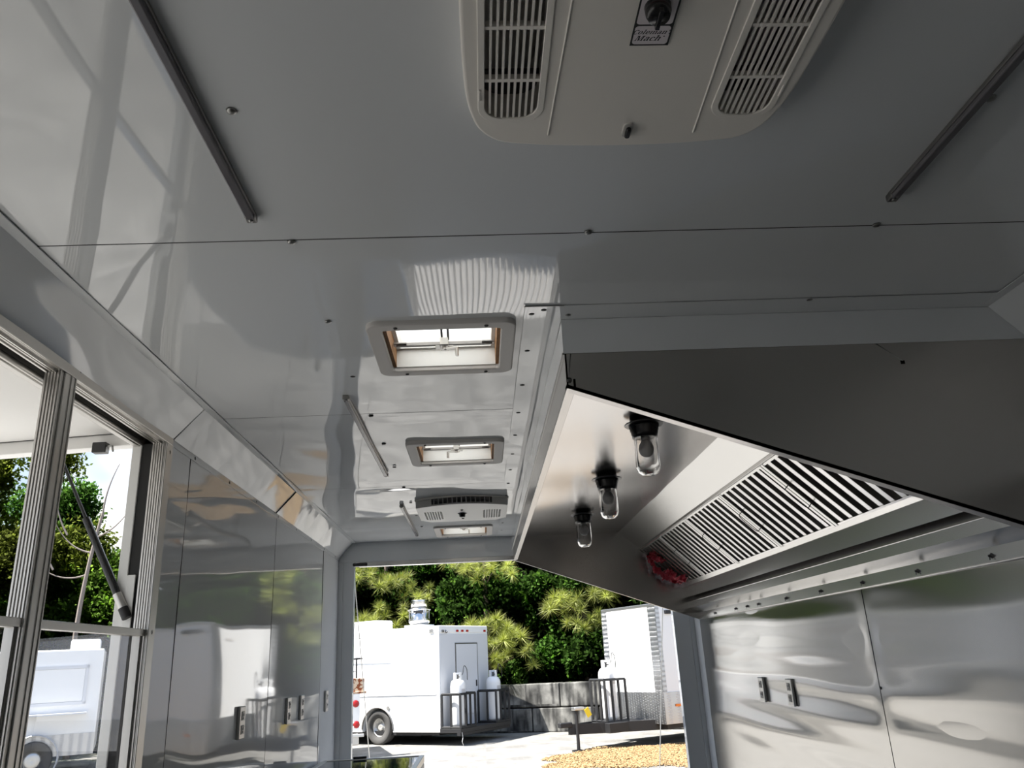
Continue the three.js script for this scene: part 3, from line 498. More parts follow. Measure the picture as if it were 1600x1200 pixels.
  obj('clear_film', [crumple([[0.03, 0.02, -5.46], [0.12, 0.065, -5.48], [0.20, 0.075, -5.49], [0.29, 0.06, -5.46], [0.365, 0.02, -5.38]], 0.075, 0.036, 31)], film, r);
}
{ // jar lamps under the canopy
  const spots = [[0.619, -2.744, 'jar lamp nearest the hood end panel with the flashing'], [0.619, -3.66, 'middle one of three jar lamps under the hood canopy'], [0.622, -4.633, 'jar lamp closest to the rear doorway under the hood canopy']];
  for (const [x, z, label] of spots) {
    const l = thing('hood_lamp', label, 'lamp', [x, 0.808, z], 0, 'jar lamps under the hood canopy');
    obj('base_puck', lathe([[0.0001, 0.0], [0.050, 0], [0.050, -0.016], [0.0001, -0.016]], 32), M.blackGloss, l);
    obj('base_flange', lathe([[0.0001, -0.014], [0.060, -0.014], [0.0705, -0.017], [0.0715, -0.020], [0.069, -0.022], [0.0001, -0.023]], 36), M.flange, l);
    const rib = [[0.0001, -0.022], [0.056, -0.023], [0.055, -0.031], [0.052, -0.033], [0.0525, -0.042], [0.049, -0.044], [0.0495, -0.054], [0.047, -0.056], [0.046, -0.070], [0.0001, -0.070]];
    obj('socket_collar', lathe(rib, 32), M.blackGloss, l);
    const o = [[0.042, -0.064], [0.0435, -0.10], [0.0445, -0.150], [0.0435, -0.182], [0.037, -0.199], [0.024, -0.208], [0.0001, -0.211]], inn = o.map(([r, y]) => [Math.max(0.0001, r - 0.0045), y + (y < -0.18 ? 0.006 : 0)]).reverse();
    obj('glass_jar', lathe([...o, ...inn, o[0]].reverse(), 32), M.glass, l);
    const b = obj('bulb', lathe([[0.0001, -0.142], [0.012, -0.140], [0.022, -0.132], [0.0275, -0.118], [0.0275, -0.108], [0.024, -0.096], [0.016, -0.084], [0.0135, -0.076], [0.0001, -0.076]], 24), std(lin(0.55, 0.54, 0.54), 0.5), l);
    obj('bulb_neck', lathe([[0.0001, -0.084], [0.0155, -0.083], [0.0165, -0.066], [0.0001, -0.066]], 20), M.aluDark, b);
  }
}

// ---------------------------------------------------------------- outlets
function outlet(x, y, z, s, label, group) {
  const o = thing('power_outlet', label, 'outlet', [x, y, z], s > 0 ? 0 : Math.PI, group);
  obj('plate', bx(0, 0.013, -0.062, 0.062, -0.038, 0.038, 0.004), M.alu, o);
  for (const k of [-1, 1]) {
    const f = obj('socket', bx(0.012, 0.0155, k * 0.026 - 0.017, k * 0.026 + 0.017, -0.017, 0.017, 0.002), M.plasticGrey, o);
    for (const q of [-1, 1]) obj('slot', bx(0.015, 0.0165, k * 0.026 - 0.002, k * 0.026 + 0.009, q * 0.007 - 0.0016, q * 0.007 + 0.0016), M.black, f);
    obj('slot', bx(0.015, 0.0165, k * 0.026 - 0.012, k * 0.026 - 0.006, -0.0025, 0.0025), M.black, f);
  }
}
[[-3.50, 'steel double power outlet on the first sheet past the window'], [-4.32, 'steel double power outlet, first of a pair on white wall'], [-4.63, 'steel double power outlet, second of a pair on white wall'], [-5.34, 'steel double power outlet on the last white wall sheet']].forEach(([z, l]) => outlet(XL + 0.001, -0.19, z, 1, l, 'outlets on the white wall'));
[[-4.445, 'steel double power outlet on brushed wall nearer the doorway'], [-4.035, 'steel double power outlet on brushed wall nearer the sheet seam']].forEach(([z, l]) => outlet(XR - 0.002, -0.218, z, -1, l, 'outlets on the steel wall'));

// ---------------------------------------------------------------- chest freezer by the rear left corner
{
  const f = thing('chest_freezer', 'chest freezer with dark glass lid in aluminium frame by doorway', 'freezer', [-0.68, YF, -4.62]);
  const hw = 0.305, hl = 0.62, H = 0.88;
  obj('cabinet', bx(-hw, hw, 0.04, H - 0.035, -hl, hl, 0.015), M.greyCabinet, f);
  obj('lid_frame', [bx(-hw, -hw + 0.03, H - 0.04, H, -hl, hl, 0.004), bx(hw - 0.03, hw, H - 0.04, H, -hl, hl, 0.004), bx(-hw + 0.03, hw - 0.03, H - 0.04, H, -hl, -hl + 0.03, 0.004), bx(-hw + 0.03, hw - 0.03, H - 0.04, H, hl - 0.03, hl, 0.004)], M.alu, f);
  obj('glass_lid', bx(-hw + 0.028, hw - 0.028, H - 0.02, H - 0.004, -hl + 0.028, hl - 0.028), std(lin(0.012, 0.03, 0.035), 0.03, 0, { ior: 1.55 }), f);
  obj('hinge', bx(-0.12, -0.04, H, H + 0.012, -hl + 0.005, -hl + 0.022, 0.003), M.black, f);
  for (const [a, b] of [[-1, -1], [1, -1], [-1, 1], [1, 1]]) obj('foot', rod([a * 0.25, 0, b * 0.52], [a * 0.25, 0.045, b * 0.52], 0.025), M.black, f);
}

// ---------------------------------------------------------------- ramp door lowered to the yard
{
  const d = thing('door_1', 'lowered ribbed aluminium ramp door behind the open doorway', 'ramp door', [0, 0, 0], 0, null, 'structure');
  const a = V3(0.23, YF - 0.01, ZB - 0.075), b = V3(0.23, YG + 0.04, ZB - 2.05), dir = b.clone().sub(a), L = dir.length(); dir.normalize();
  const m = new THREE.Matrix4().makeBasis(V3(-1, 0, 0), dir.clone().cross(V3(-1, 0, 0)), dir); m.setPosition(a);
  const put = (g) => { g.applyMatrix4(m); return g; };
  const n = 9, w = 2.2 / n;
  const rampMat = std(lin(0.60, 0.585, 0.56), 0.55);
  for (let i = 0; i < n; i++) {
    const x0 = -1.1 + i * w + 0.001, x1 = x0 + w - 0.002, g = [bx(x0, x1, -0.04, -0.024, 0, L)];
    for (let k = 0; k < 5; k++) { const x = x0 + (k + 0.5) * (w - 0.002) / 5; g.push(bx(x - 0.0125, x + 0.0125, -0.024, 0, 0, L)); }
    obj('deck_plank', put(mergeGeometries(g.map((q) => q.toNonIndexed()))), rampMat, d);
  }
  const cab = std(lin(0.6, 0.6, 0.58), 0.4, 0.8);
  obj('cable', rod([-0.905, 0.66, ZB - 0.07], [-0.845, YF - 0.28, ZB - 1.30], 0.0035, 0.0035, 6), cab, d);
  obj('cable', rod([1.34, 0.60, ZB - 0.07], [1.305, YF - 0.28, ZB - 1.30], 0.0035, 0.0035, 6), cab, d);
}

// ---------------------------------------------------------------- the yard
const PL = (w, h, cx, y, cz, uvScale) => { const g = new THREE.PlaneGeometry(w, h, 60, 60).rotateX(-Math.PI / 2); const p = g.attributes.position, u = g.attributes.uv; for (let i = 0; i < p.count; i++) { p.setXYZ(i, p.getX(i) + cx, y, p.getZ(i) + cz); u.setXY(i, p.getX(i) / uvScale, p.getZ(i) / uvScale); } return g; };
tag(obj('ground', PL(140, 140, 0, YG, -15, 2.2), M.gravel), 'pale sunlit gravel yard around the parked vehicles', 'ground', null, 'structure');
{ // straw-coloured wood chips lying on the gravel
  const N = 42000, chip = new THREE.BoxGeometry(0.055, 0.007, 0.020), im = new THREE.InstancedMesh(chip, std(lin(1, 1, 1), 0.9), N), m = new THREE.Matrix4(), q = new THREE.Quaternion(), e = new THREE.Euler(), c = new THREE.Color(); let k = 0;
  while (k < N) {
    const a = rr(0, 6.2832), r = Math.sqrt(rnd()), x = 4.6 + 4.4 * r * Math.cos(a), z = -16.2 + 2.4 * r * Math.sin(a);
    if (r > 0.35 + 0.75 * fbm(x * 0.8, z * 0.8, 3, 4) + rr(-0.08, 0.08)) continue;
    e.set(rr(-0.4, 0.4), rr(0, 6.28), rr(-0.4, 0.4)); q.setFromEuler(e); m.compose(V3(x, YG + rr(0.004, 0.022), z), q, V3(rr(0.6, 1.4), 1, rr(0.6, 1.5))); im.setMatrixAt(k, m);
    const g = rr(0.6, 1.2); im.setColorAt(k, c.setRGB(0.34 * g, 0.225 * g, 0.105 * g)); k++;
  }
  im.name = 'wood_chips'; scene.add(im); tag(im, 'straw coloured wood chip patch beneath the trailer tongue', 'wood chips', null, 'stuff');
}
{ // retaining wall of big concrete blocks
  const w = thing('wall_yard', 'retaining wall of big stained and shade toned concrete blocks below the trees', 'block wall', [0, 0, 0], 0, null, 'structure');
  const a = V3(-9.0, YG, -27.0), dir = V3(0.927, 0, 0.375).normalize(), ang = -Math.atan2(dir.z, dir.x);
  const put = (s, row, len, k) => {
    const g = new RoundedBoxGeometry(len - 0.03, 0.585, 0.6, 2, 0.03); const p = g.attributes.position, u = g.attributes.uv;
    for (let i = 0; i < p.count; i++) u.setXY(i, (p.getX(i) + k * 1.37) / 1.8, (p.getY(i) + row * 0.77 + k * 0.41) / 1.8);
    const o = obj('concrete_block', g, M.concrete, w); const c = a.clone().addScaledVector(dir, s + len / 2); o.position.set(c.x, YG + 0.295 + row * 0.61, c.z); o.rotation.y = ang + 0.02 * (hash(k, row, 3) - 0.5);
  };
  for (let k = 0; k < 14; k++) { put(k * 1.83 + 0.2, 0, 1.83, k); put(k * 1.83 + 1.0, 1, 1.83, k + 20); }
  const bank = new THREE.PlaneGeometry(60, 24, 60, 24).rotateX(-Math.PI / 2); const p = bank.attributes.position;
  for (let i = 0; i < p.count; i++) { const x = p.getX(i), z = p.getZ(i); p.setXYZ(i, x, Math.min(0, 1.1 + 0.0) + (-z + 12) * 0.12 + 0.5 * (fbm(x * 0.3, z * 0.3, 2, 3) - 0.5), z); }
  bank.computeVertexNormals(); const bo = tag(obj('earth_bank', bank, M.earth), 'dark earth bank behind the concrete block wall', 'bank', null, 'structure');
  bo.rotation.y = ang; bo.position.set(2.5, YG + 0.95, -23.0 - 12.2);
}

// white step van
{
  const v = thing('step_van', 'white step van with roof exhaust fan and rear platform', 'van', [-1.07, YG, -20.3], 0);
  // local axes: +x runs along the tail from the near corner, +z towards the viewer along the long side
  v.rotation.y = Math.atan2(0.83, 0.56);
  // local x -> world (0.56,-0.83); local -z .. forward of the van
  const W = 2.15, H = 2.72, b = 0.30, Lg = 4.6;   // body occupies x 0..W, z 0..-? ; the long near side is x = 0, running to local z = -Lg
  const side = new THREE.Shape(); side.moveTo(0, b); side.lineTo(0, H); side.lineTo(-Lg, H); side.lineTo(-Lg, b); side.lineTo(-1.95 - 0.5, b); side.absarc(-1.95, 0.36, 0.5, Math.PI, 0, true); side.lineTo(-1.45, b);   // drawn in z,y
  const body = new THREE.ExtrudeGeometry(side, { depth: W, bevelEnabled: false, curveSegments: 20 }).rotateY(Math.PI / 2).scale(1, 1, -1); body.index || body; { const p = body.attributes.position; for (let i = 0; i < p.count; i += 3) { const x = p.getX(i + 1), y = p.getY(i + 1), z = p.getZ(i + 1); p.setXYZ(i + 1, p.getX(i + 2), p.getY(i + 2), p.getZ(i + 2)); p.setXYZ(i + 2, x, y, z); } body.computeVertexNormals(); }
  obj('body', body, M.bodyWhite, v);
  obj('roof_cap', bx(-0.01, W + 0.01, H - 0.17, H + 0.01, -Lg - 0.01, 0.012, 0.03), M.bodyWhite, v);
  obj('side_moulding', bx(-0.02, 0.0, 1.13, 1.16, -3.6, -0.1, 0.008), M.greyDoor, v);
  obj('awning_rail', rod([-0.03, 1.98, -3.2], [-0.03, 1.96, -1.55], 0.012), M.greyDoor, v);
  obj('gutter_bracket', bx(-0.03, 0.0, H - 0.16, H - 0.06, -0.28, -0.16, 0.008), M.alu, v);
  obj('fuel_cap', rod([0.0, 0.85, -1.6], [-0.02, 0.85, -1.6], 0.05), M.alu, v);
  const tail = obj('tail_panel', bx(0.03, W - 0.03, b + 0.03, H - 0.2, 0, 0.012, 0.004), M.greyDoor, v);
  const door = obj('rear_door', bx(0.68, 1.60, 0.62, 2.28, 0.012, 0.034, 0.006), M.greyDoor, v);
  obj('door_frame', [bx(0.65, 0.68, 0.60, 2.31, 0.012, 0.026), bx(1.60, 1.63, 0.60, 2.31, 0.012, 0.026), bx(0.65, 1.63, 2.28, 2.31, 0.012, 0.026)], M.aluDark, door);
  obj('door_handle', bx(1.50, 1.55, 1.25, 1.40, 0.034, 0.05, 0.006), M.black, door);
  for (const [x, y] of [[0.76, 2.60], [0.98, 2.60], [1.20, 2.60], [2.0, 2.60]]) obj('marker_light', bx(x - 0.05, x + 0.05, y - 0.025, y + 0.025, 0.012, 0.03, 0.01), M.red, v);
  obj('work_light', [bx(0.10, 0.18, 2.56, 2.62, 0.012, 0.04, 0.01), rod([0.26, 2.60, 0.012], [0.26, 2.56, 0.06], 0.03)], M.aluDark, v);
  for (const [x, s] of [[0.15, 1], [W - 0.15, -1]]) {
    const z = -1.95; const t = new THREE.Group(); t.name = 'wheel'; t.position.set(x, 0.40, z); v.add(t);
    obj('tyre', lathe([[0.22, -0.12], [0.36, -0.13], [0.40, -0.10], [0.40, 0.10], [0.36, 0.13], [0.22, 0.12], [0.22, -0.12]], 32).rotateZ(Math.PI / 2), M.tyre, t);
    obj('rim', lathe([[0.0001, -0.02], [0.07, -0.05], [0.09, 0.0], [0.16, 0.02], [0.20, -0.05], [0.225, -0.11], [0.225, 0.10], [0.0001, 0.10]], 32).rotateZ(s > 0 ? -Math.PI / 2 : Math.PI / 2).translate(0, 0, 0), M.rim, t);
    const lugs = []; for (let k = 0; k < 8; k++) { const a = k / 8 * 6.283; lugs.push(rod([-s * 0.01, 0.13 * Math.cos(a), 0.13 * Math.sin(a)], [-s * 0.04, 0.13 * Math.cos(a), 0.13 * Math.sin(a)], 0.015, 0.015, 6)); } obj('lug_nuts', lugs, M.rim, t);
  }
  { // dark wheel arch with a rubber lip
    const arch = []; for (let k = 0; k <= 14; k++) { const a = Math.PI * k / 14; arch.push([-0.006, 0.36 + 0.505 * Math.sin(a), -1.95 + 0.505 * Math.cos(a)]); } obj('wheel_arch_lip', tube(arch, 0.022, 30, 6), M.aluDark, v);
    obj('wheel_arch', bx(0.34, W - 0.34, b, 0.9, -2.47, -1.43), M.black, v);
    obj('underbody', bx(0.1, W - 0.1, 0.22, b + 0.02, -Lg + 0.1, -0.1), M.black, v);
  }
  // exhaust fan
  const e = new THREE.Group(); e.name = 'exhaust_fan'; e.position.set(0.82, H, -1.25); v.add(e);
  obj('curb', bx(-0.28, 0.28, -0.02, 0.10, -0.28, 0.28, 0.01), M.bodyWhite, e);
  obj('bowl', lathe([[0.0001, 0.08], [0.20, 0.09], [0.27, 0.16], [0.29, 0.24], [0.25, 0.26], [0.25, 0.52], [0.0001, 0.52]], 28), M.bright, e);
  obj('stack', lathe([[0.0001, 0.5], [0.22, 0.5], [0.22, 0.72], [0.205, 0.735], [0.0001, 0.735]], 28), M.bright, e);
  for (let k = 0; k < 4; k++) { const a = k * 1.571 + 0.4; obj('bracket', rod([0.29 * Math.cos(a), 0.18, 0.29 * Math.sin(a)], [0.30 * Math.cos(a), 0.48, 0.30 * Math.sin(a)], 0.012, 0.012, 6), M.alu, e); }
  obj('ring', new THREE.TorusGeometry(0.30, 0.012, 6, 28).rotateX(Math.PI / 2).translate(0, 0.48, 0), M.alu, e);
  obj('nameplate', bx(-0.13, 0.13, 0.40, 0.46, -0.008, 0.008).rotateY(0.0).translate(0, 0, 0.255).rotateY(-1.0), M.black, e);
  const ac = new THREE.Group(); ac.name = 'roof_unit'; ac.position.set(0.9, H, -3.0); v.add(ac);
  obj('cover', bx(-0.35, 0.35, 0, 0.3, -0.5, 0.5, 0.05), M.bodyWhite, ac); for (let k = 0; k < 5; k++) obj('louvre', bx(-0.355, -0.345, 0.06 + k * 0.045, 0.075 + k * 0.045, -0.4, 0.4), M.greyDoor, ac);
  // tail platform with two gas bottle cages
  obj('platform', [bx(-0.02, W + 0.02, b - 0.02, b + 0.08, 0.0, 0.62, 0.01), bx(-0.02, W + 0.02, b - 0.08, b, 0.50, 0.60, 0.01)], M.black, v);
  const cage = (x0, x1) => { const c = new THREE.Group(); c.name = 'bottle_cage'; v.add(c); const y0 = b + 0.08, y1 = 1.13, z0 = 0.06, z1 = 0.60, B = (p, q) => bar(p, q, 0.045, 0.045, V3(0.3, 0.2, 0.9));
    for (const [x, z] of [[x0, z1], [x1, z1], [x1, z0], [x0, z0]]) obj('post', B([x, y0, z], [x, y1, z]), M.black, c);
    for (const x of [x0 + (x1 - x0) / 3, x0 + (x1 - x0) * 2 / 3]) obj('bar', B([x, y0, z1], [x, y1, z1]), M.black, c); obj('bar', B([x0, y0, (z0 + z1) / 2], [x0, y1, (z0 + z1) / 2]), M.black, c); obj('bar', B([x1, y0, (z0 + z1) / 2], [x1, y1, (z0 + z1) / 2]), M.black, c);
    for (const y of [y0 + 0.02, y1]) { obj('rail', B([x0, y, z1], [x1, y, z1]), M.black, c); obj('rail', B([x0, y, z0], [x0, y, z1]), M.black, c); obj('rail', B([x1, y, z0], [x1, y, z1]), M.black, c); } };
  cage(0.0, 0.62); cage(1.55, 2.15);
  obj('cord', tube([[0.02, b, 0.62], [0.03, b - 0.12, 0.63], [-0.01, b - 0.2, 0.64], [0.04, b - 0.28, 0.64], [0.0, b - 0.26, 0.66]], 0.006, 24, 5), M.whitePlastic, v);
}
function gasBottle(x, y, z, label) {
  const t = thing('gas_bottle', label, 'gas bottle', [x, y, z], 0, 'white gas bottles');
  obj('body', lathe([[0.0001, 0.03], [0.15, 0.03], [0.175, 0.06], [0.185, 0.10], [0.185, 0.92], [0.175, 0.99], [0.14, 1.05], [0.07, 1.08], [0.0001, 1.08]], 28), M.tank, t);
  obj('foot_ring', lathe([[0.14, 0], [0.15, 0], [0.15, 0.05], [0.14, 0.05], [0.14, 0]], 24), M.tank, t);
  const col = new THREE.CylinderGeometry(0.10, 0.105, 0.17, 24, 1, true, 0.5, 5.2).translate(0, 1.145, 0); obj('collar', col, M.tank, t);
  const v = obj('valve', [rod([0, 1.07, 0], [0, 1.17, 0], 0.022), rod([0, 1.13, 0], [0.07, 1.13, 0.02], 0.014), rod([0, 1.17, 0], [0, 1.185, 0], 0.032)], M.screwDark, t);
  obj('hose', tube([[0.07, 1.13, 0.02], [0.12, 1.20, 0.0], [0.16, 1.38, -0.04], [0.22, 1.30, -0.10], [0.23, 1.05, -0.12]], 0.009, 24, 6), M.black, v);
  obj('label', new THREE.CylinderGeometry(0.1862, 0.1862, 0.12, 8, 1, true, 0.5, 0.6).translate(0, 0.80, 0), M.plasticGrey, t);
}
{
  const w = (lx, lz) => [-1.07 + 0.56 * lx + 0.83 * lz, YG + 0.38, -20.3 - 0.83 * lx + 0.56 * lz];
  gasBottle(...w(0.30, 0.33), 'white gas bottle in the cage at the van corner'); gasBottle(...w(1.86, 0.33), 'white gas bottle in the cage beside the van door');
}
{ // service truck whose tail shows past the left jamb
  const t = thing('service_truck', 'tail of a white service truck with round red lights', 'truck', [-2.75, YG, -18.6]);
  t.rotation.y = 0.25;
  obj('bed_side', bx(-2.0, 0, 0.62, 1.22, -2.4, 0, 0.02), M.bodyWhite, t);
  obj('tail_post', bx(-0.16, 0.02, 0.55, 1.30, -0.02, 0.06, 0.01), M.bodyWhite, t);
  for (const [y, x] of [[1.10, -0.07], [0.68, -0.05]]) obj('tail_light', lathe([[0.0001, -0.03], [0.06, -0.025], [0.075, 0], [0.0001, 0]], 18).rotateX(-Math.PI / 2).translate(x, y, 0.062), M.red, t);
  obj('reflector', lathe([[0.04, -0.01], [0.06, -0.01], [0.06, 0.01], [0.04, 0.01], [0.04, -0.01]], 16).rotateX(Math.PI / 2).translate(-0.14, 0.68, 0.07), M.plastic, t);
  obj('bumper', bx(-1.9, 0.0, 0.28, 0.50, -0.05, 0.16, 0.02), M.alu, t);
  obj('hitch_bar', bx(-0.6, 0.1, 0.44, 0.50, 0.16, 0.22, 0.01), M.rim, t);
  const tw = obj('wheel', lathe([[0.18, -0.12], [0.33, -0.13], [0.38, -0.09], [0.38, 0.09], [0.33, 0.13], [0.18, 0.12], [0.18, -0.12]], 28).rotateZ(Math.PI / 2).translate(-0.45, 0.38, -1.1), M.tyre, t);
  obj('chassis', bx(-1.7, -0.3, 0.30, 0.64, -2.3, -0.1), M.black, t);
  const rust = std(new THREE.Color(1, 1, 1), 0.8, 0, { map: noiseTex(128, (u, v) => { const k = fbm(u * 6, v * 6, 3, 4) > 0.5 ? 1 : 0; return k ? [0.50, 0.26, 0.13] : [0.78, 0.70, 0.60]; }) });
  const vise = obj('rusty_box', [bx(-0.22, 0.12, 1.34, 1.62, -0.2, 0.02, 0.015), bx(-0.26, 0.16, 1.30, 1.35, -0.22, 0.06, 0.01)], rust, t);
  obj('rack_post', rod([-0.05, 1.6, -0.1], [-0.05, 2.05, -0.1], 0.018), M.black, t); obj('rack_bar', rod([-1.4, 2.0, -0.1], [0.08, 2.03, -0.1], 0.02), M.black, t);
  obj('rack_bar', rod([-1.4, 1.75, -0.1], [-0.05, 1.76, -0.1], 0.012), M.alu, t);
}
{ // enclosed cargo trailer
  const c = thing('cargo_trailer', 'white enclosed cargo trailer with tread plate corners and black tongue', 'trailer', [3.75, YG, -17.5]);
  c.rotation.y = Math.atan2(0.45, 0.89);   // local x runs along the flank away from the nose, local z = 0 is the near flank, -z across the nose
  const L = 6, W = 2.0, b = 0.42, H = 2.84;
  obj('body', bx(0, L, b, H, -W, 0, 0.03), M.bodyWhite, c);
  obj('roof_rail', [bx(-0.01, L, H - 0.05, H + 0.012, -W - 0.01, 0.01, 0.01)], M.alu, c);
  obj('corner_plate', [bx(-0.008, 0.10, b, H - 0.05, 0, 0.008), bx(-0.008, 0, b, H - 0.05, -0.26, 0.008)], M.tread, c);
  obj('corner_plate', [bx(-0.008, 0, b, H - 0.05, -W, -W + 0.20), bx(-0.008, 0.1, b, H - 0.05, -W - 0.008, -W)], M.tread, c);
  obj('stone_guard', [bx(-0.010, 0, b, b + 0.62, -W, 0.01)], M.tread, c);
  obj('stone_guard', [bx(0, L, b, b + 0.62, 0, 0.010)], M.tread, c);
  obj('flank_lamp', [bx(0.25, 0.42, H - 0.22, H - 0.14, 0, 0.05, 0.01)], M.black, c);
  obj('marker_light', bx(0.28, 0.42, b + 0.33, b + 0.38, 0.01, 0.03, 0.008), M.amber, c);
  obj('maker_badge', bx(-0.005, 0.001, H - 0.30, H - 0.25, -0.75, -0.5), M.plasticGrey, c);
  obj('chassis', bx(0.1, L, b - 0.1, b, -W + 0.1, -0.1), M.black, c);
  for (const x of [3.4, 4.3]) obj('wheel', lathe([[0.0001, -0.08], [0.18, -0.1], [0.33, -0.1], [0.35, -0.07], [0.35, 0.07], [0.33, 0.1], [0.0001, 0.1]], 24).rotateX(Math.PI / 2).translate(x, 0.35, -0.13), M.tyre, c);
  obj('tongue', [bar([0.1, 0.40, -0.35], [-1.75, 0.42, -W / 2], 0.07, 0.2), bar([0.1, 0.40, -W + 0.35], [-1.75, 0.42, -W / 2], 0.07, 0.2), bx(-1.05, 0.05, 0.31, 0.50, -W / 2 - 0.45, -W / 2 + 0.45, 0.01)], M.black, c);
  obj('coupler', [bx(-2.0, -1.7, 0.46, 0.56, -W / 2 - 0.06, -W / 2 + 0.06, 0.02)], M.black, c);
  obj('jack', [rod([-1.62, 0.0, -W / 2 + 0.10], [-1.62, 0.80, -W / 2 + 0.10], 0.035), rod([-1.62, 0.80, -W / 2 + 0.10], [-1.45, 0.82, -W / 2 + 0.10], 0.015), bx(-1.72, -1.52, -0.0, 0.03, -W / 2, -W / 2 + 0.2)], M.black, c);
  obj('jack_top', bx(-1.70, -1.46, 0.78, 0.85, -W / 2 + 0.02, -W / 2 + 0.18, 0.02), M.alu, c);
  const tg = obj('warning_tag', bx(-0.06, 0.06, -0.10, 0.08, -0.004, 0.004, 0.003), std(lin(0.85, 0.62, 0.02), 0.5), c); tg.position.set(-1.40, 0.74, -W / 2 + 0.2); tg.rotation.z = 0.5;
  const cg = new THREE.Group(); cg.name = 'bottle_cage'; c.add(cg); const x0 = -0.98, x1 = -0.44, z0 = -W / 2 - 0.25, z1 = -W / 2 + 0.28, B = (p, q) => bar(p, q, 0.042, 0.042, V3(0.3, 0.2, 0.9));
  for (const [x, z] of [[x0, z0], [x1, z0], [x0, z1], [x1, z1]]) obj('post', B([x, 0.5, z], [x, 1.34, z]), M.black, cg);
  for (const k of [1 / 3, 2 / 3]) { obj('bar', B([x0, 0.5, z0 + (z1 - z0) * k], [x0, 1.34, z0 + (z1 - z0) * k]), M.black, cg); obj('bar', B([x0 + (x1 - x0) * k, 0.5, z1], [x0 + (x1 - x0) * k, 1.34, z1]), M.black, cg); }
  for (const y of [0.52, 1.34]) { obj('rail', B([x0, y, z1], [x1, y, z1]), M.black, cg); obj('rail', B([x0, y, z0], [x1, y, z0]), M.black, cg); obj('rail', B([x0, y, z0], [x0, y, z1]), M.black, cg); }
  c.updateMatrixWorld(); const q = V3(-0.71, 0.505, -W / 2 + 0.01).applyMatrix4(c.matrixWorld);
  gasBottle(q.x, q.y, q.z, 'white gas bottle in the cage on the trailer tongue');
}
{ // concession trailer out beyond the service window
  const c = thing('concession_trailer', 'white concession trailer with closed hatch seen through the window glass', 'trailer', [-8.35, YG, -18.6]);
  c.rotation.y = 0.40;
  const H = 2.52, b = 0.4;
  obj('body', bx(-4.2, 0, b, H, -2.2, 0, 0.04), M.bodyWhite, c);
  obj('roof_unit', bx(-0.7, -0.1, H - 0.02, H + 0.22, -1.0, -0.4, 0.05), M.bodyWhite, c);
  const hatch = obj('serving_hatch', bx(-1.30, -0.32, 1.45, 2.12, 0, 0.03, 0.01), M.bodyWhite, c);
  obj('hatch_frame', [bx(-1.36, -1.30, 1.40, 2.18, 0, 0.04), bx(-0.32, -0.26, 1.40, 2.18, 0, 0.04), bx(-1.36, -0.26, 2.12, 2.18, 0, 0.04), bx(-1.36, -0.26, 1.39, 1.45, 0, 0.04)], M.greyDoor, hatch);
  obj('shelf', bx(-1.4, -0.2, 1.20, 1.24, 0.0, 0.30, 0.01), M.greyDoor, c);
  obj('stone_guard', bx(-4.2, 0, b, b + 0.42, 0, 0.01), M.tread, c);
  const f = obj('fender', lathe([[0.44, -0.1], [0.47, -0.1], [0.47, 0.14], [0.44, 0.14], [0.44, -0.1]], 28).rotateX(Math.PI / 2).translate(-1.1, 0.38, 0.02), M.greyDoor, c);
  obj('wheel', [lathe([[0.17, -0.09], [0.33, -0.1], [0.36, -0.07], [0.36, 0.07], [0.33, 0.1], [0.17, 0.09], [0.17, -0.09]], 28).rotateX(Math.PI / 2).translate(-1.1, 0.36, 0.06)], M.tyre, c);
  obj('rim', lathe([[0.0001, 0.03], [0.08, 0.05], [0.18, 0.02], [0.18, -0.06], [0.0001, -0.06]], 20).rotateX(Math.PI / 2).translate(-1.1, 0.36, 0.10), M.rim, c);
}

// ---------------------------------------------------------------- trees
const leafGeo = (n, size, sd) => { const pos = [], nor = []; let s = sd; const r = () => { s = (s * 1664525 + 1013904223) >>> 0; return s / 4294967296; };
  for (let i = 0; i < n; i++) {
    const c = V3(r() - 0.5, r() - 0.5, r() - 0.5).multiplyScalar(size * 3.4), d = V3(r() - 0.5, r() - 0.65, r() - 0.5).normalize(), q = V3(r() - 0.5, r() - 0.5, r() - 0.5).cross(d).normalize(), N = d.clone().cross(q), L = size * (0.8 + 0.5 * r()), w = L * 0.3;
    const P = [c, c.clone().addScaledVector(d, L * 0.5).addScaledVector(q, w), c.clone().addScaledVector(d, L), c.clone().addScaledVector(d, L * 0.5).addScaledVector(q, -w)];
    for (const k of [0, 1, 2, 0, 2, 3]) { pos.push(P[k].x, P[k].y, P[k].z); nor.push(N.x, N.y, N.z); }
  }
  const g = new THREE.BufferGeometry(); g.setAttribute('position', new THREE.Float32BufferAttribute(pos, 3)); g.setAttribute('normal', new THREE.Float32BufferAttribute(nor, 3)); return g; };
const tuftGeo = (n, R, sd) => { const pos = []; let s = sd; const r = () => { s = (s * 1664525 + 1013904223) >>> 0; return s / 4294967296; };
  for (let i = 0; i < n; i++) { const d = V3(r() - 0.5, r() - 0.32, r() - 0.5).normalize(), q = V3(r() - 0.5, r() - 0.5, r() - 0.5).cross(d).normalize().multiplyScalar(0.008), e = d.clone().multiplyScalar(R * (0.75 + 0.3 * r())).add(V3(0, -0.03, 0)); pos.push(q.x, q.y, q.z, -q.x, -q.y, -q.z, e.x, e.y, e.z); }
  const g = new THREE.BufferGeometry(); g.setAttribute('position', new THREE.Float32BufferAttribute(pos, 3)); g.computeVertexNormals(); return g; };
const LEAF = leafGeo(8, 0.135, 5), TUFT = tuftGeo(90, 0.32, 11);
const leafMat = std(lin(1, 1, 1), 0.55, 0, { transmission: 0.5, thickness: 0 }); leafMat.roughness = 0.6;
const barkMat = std(lin(0.10, 0.075, 0.055), 0.95), paleBark = std(lin(0.20, 0.17, 0.15), 0.9);
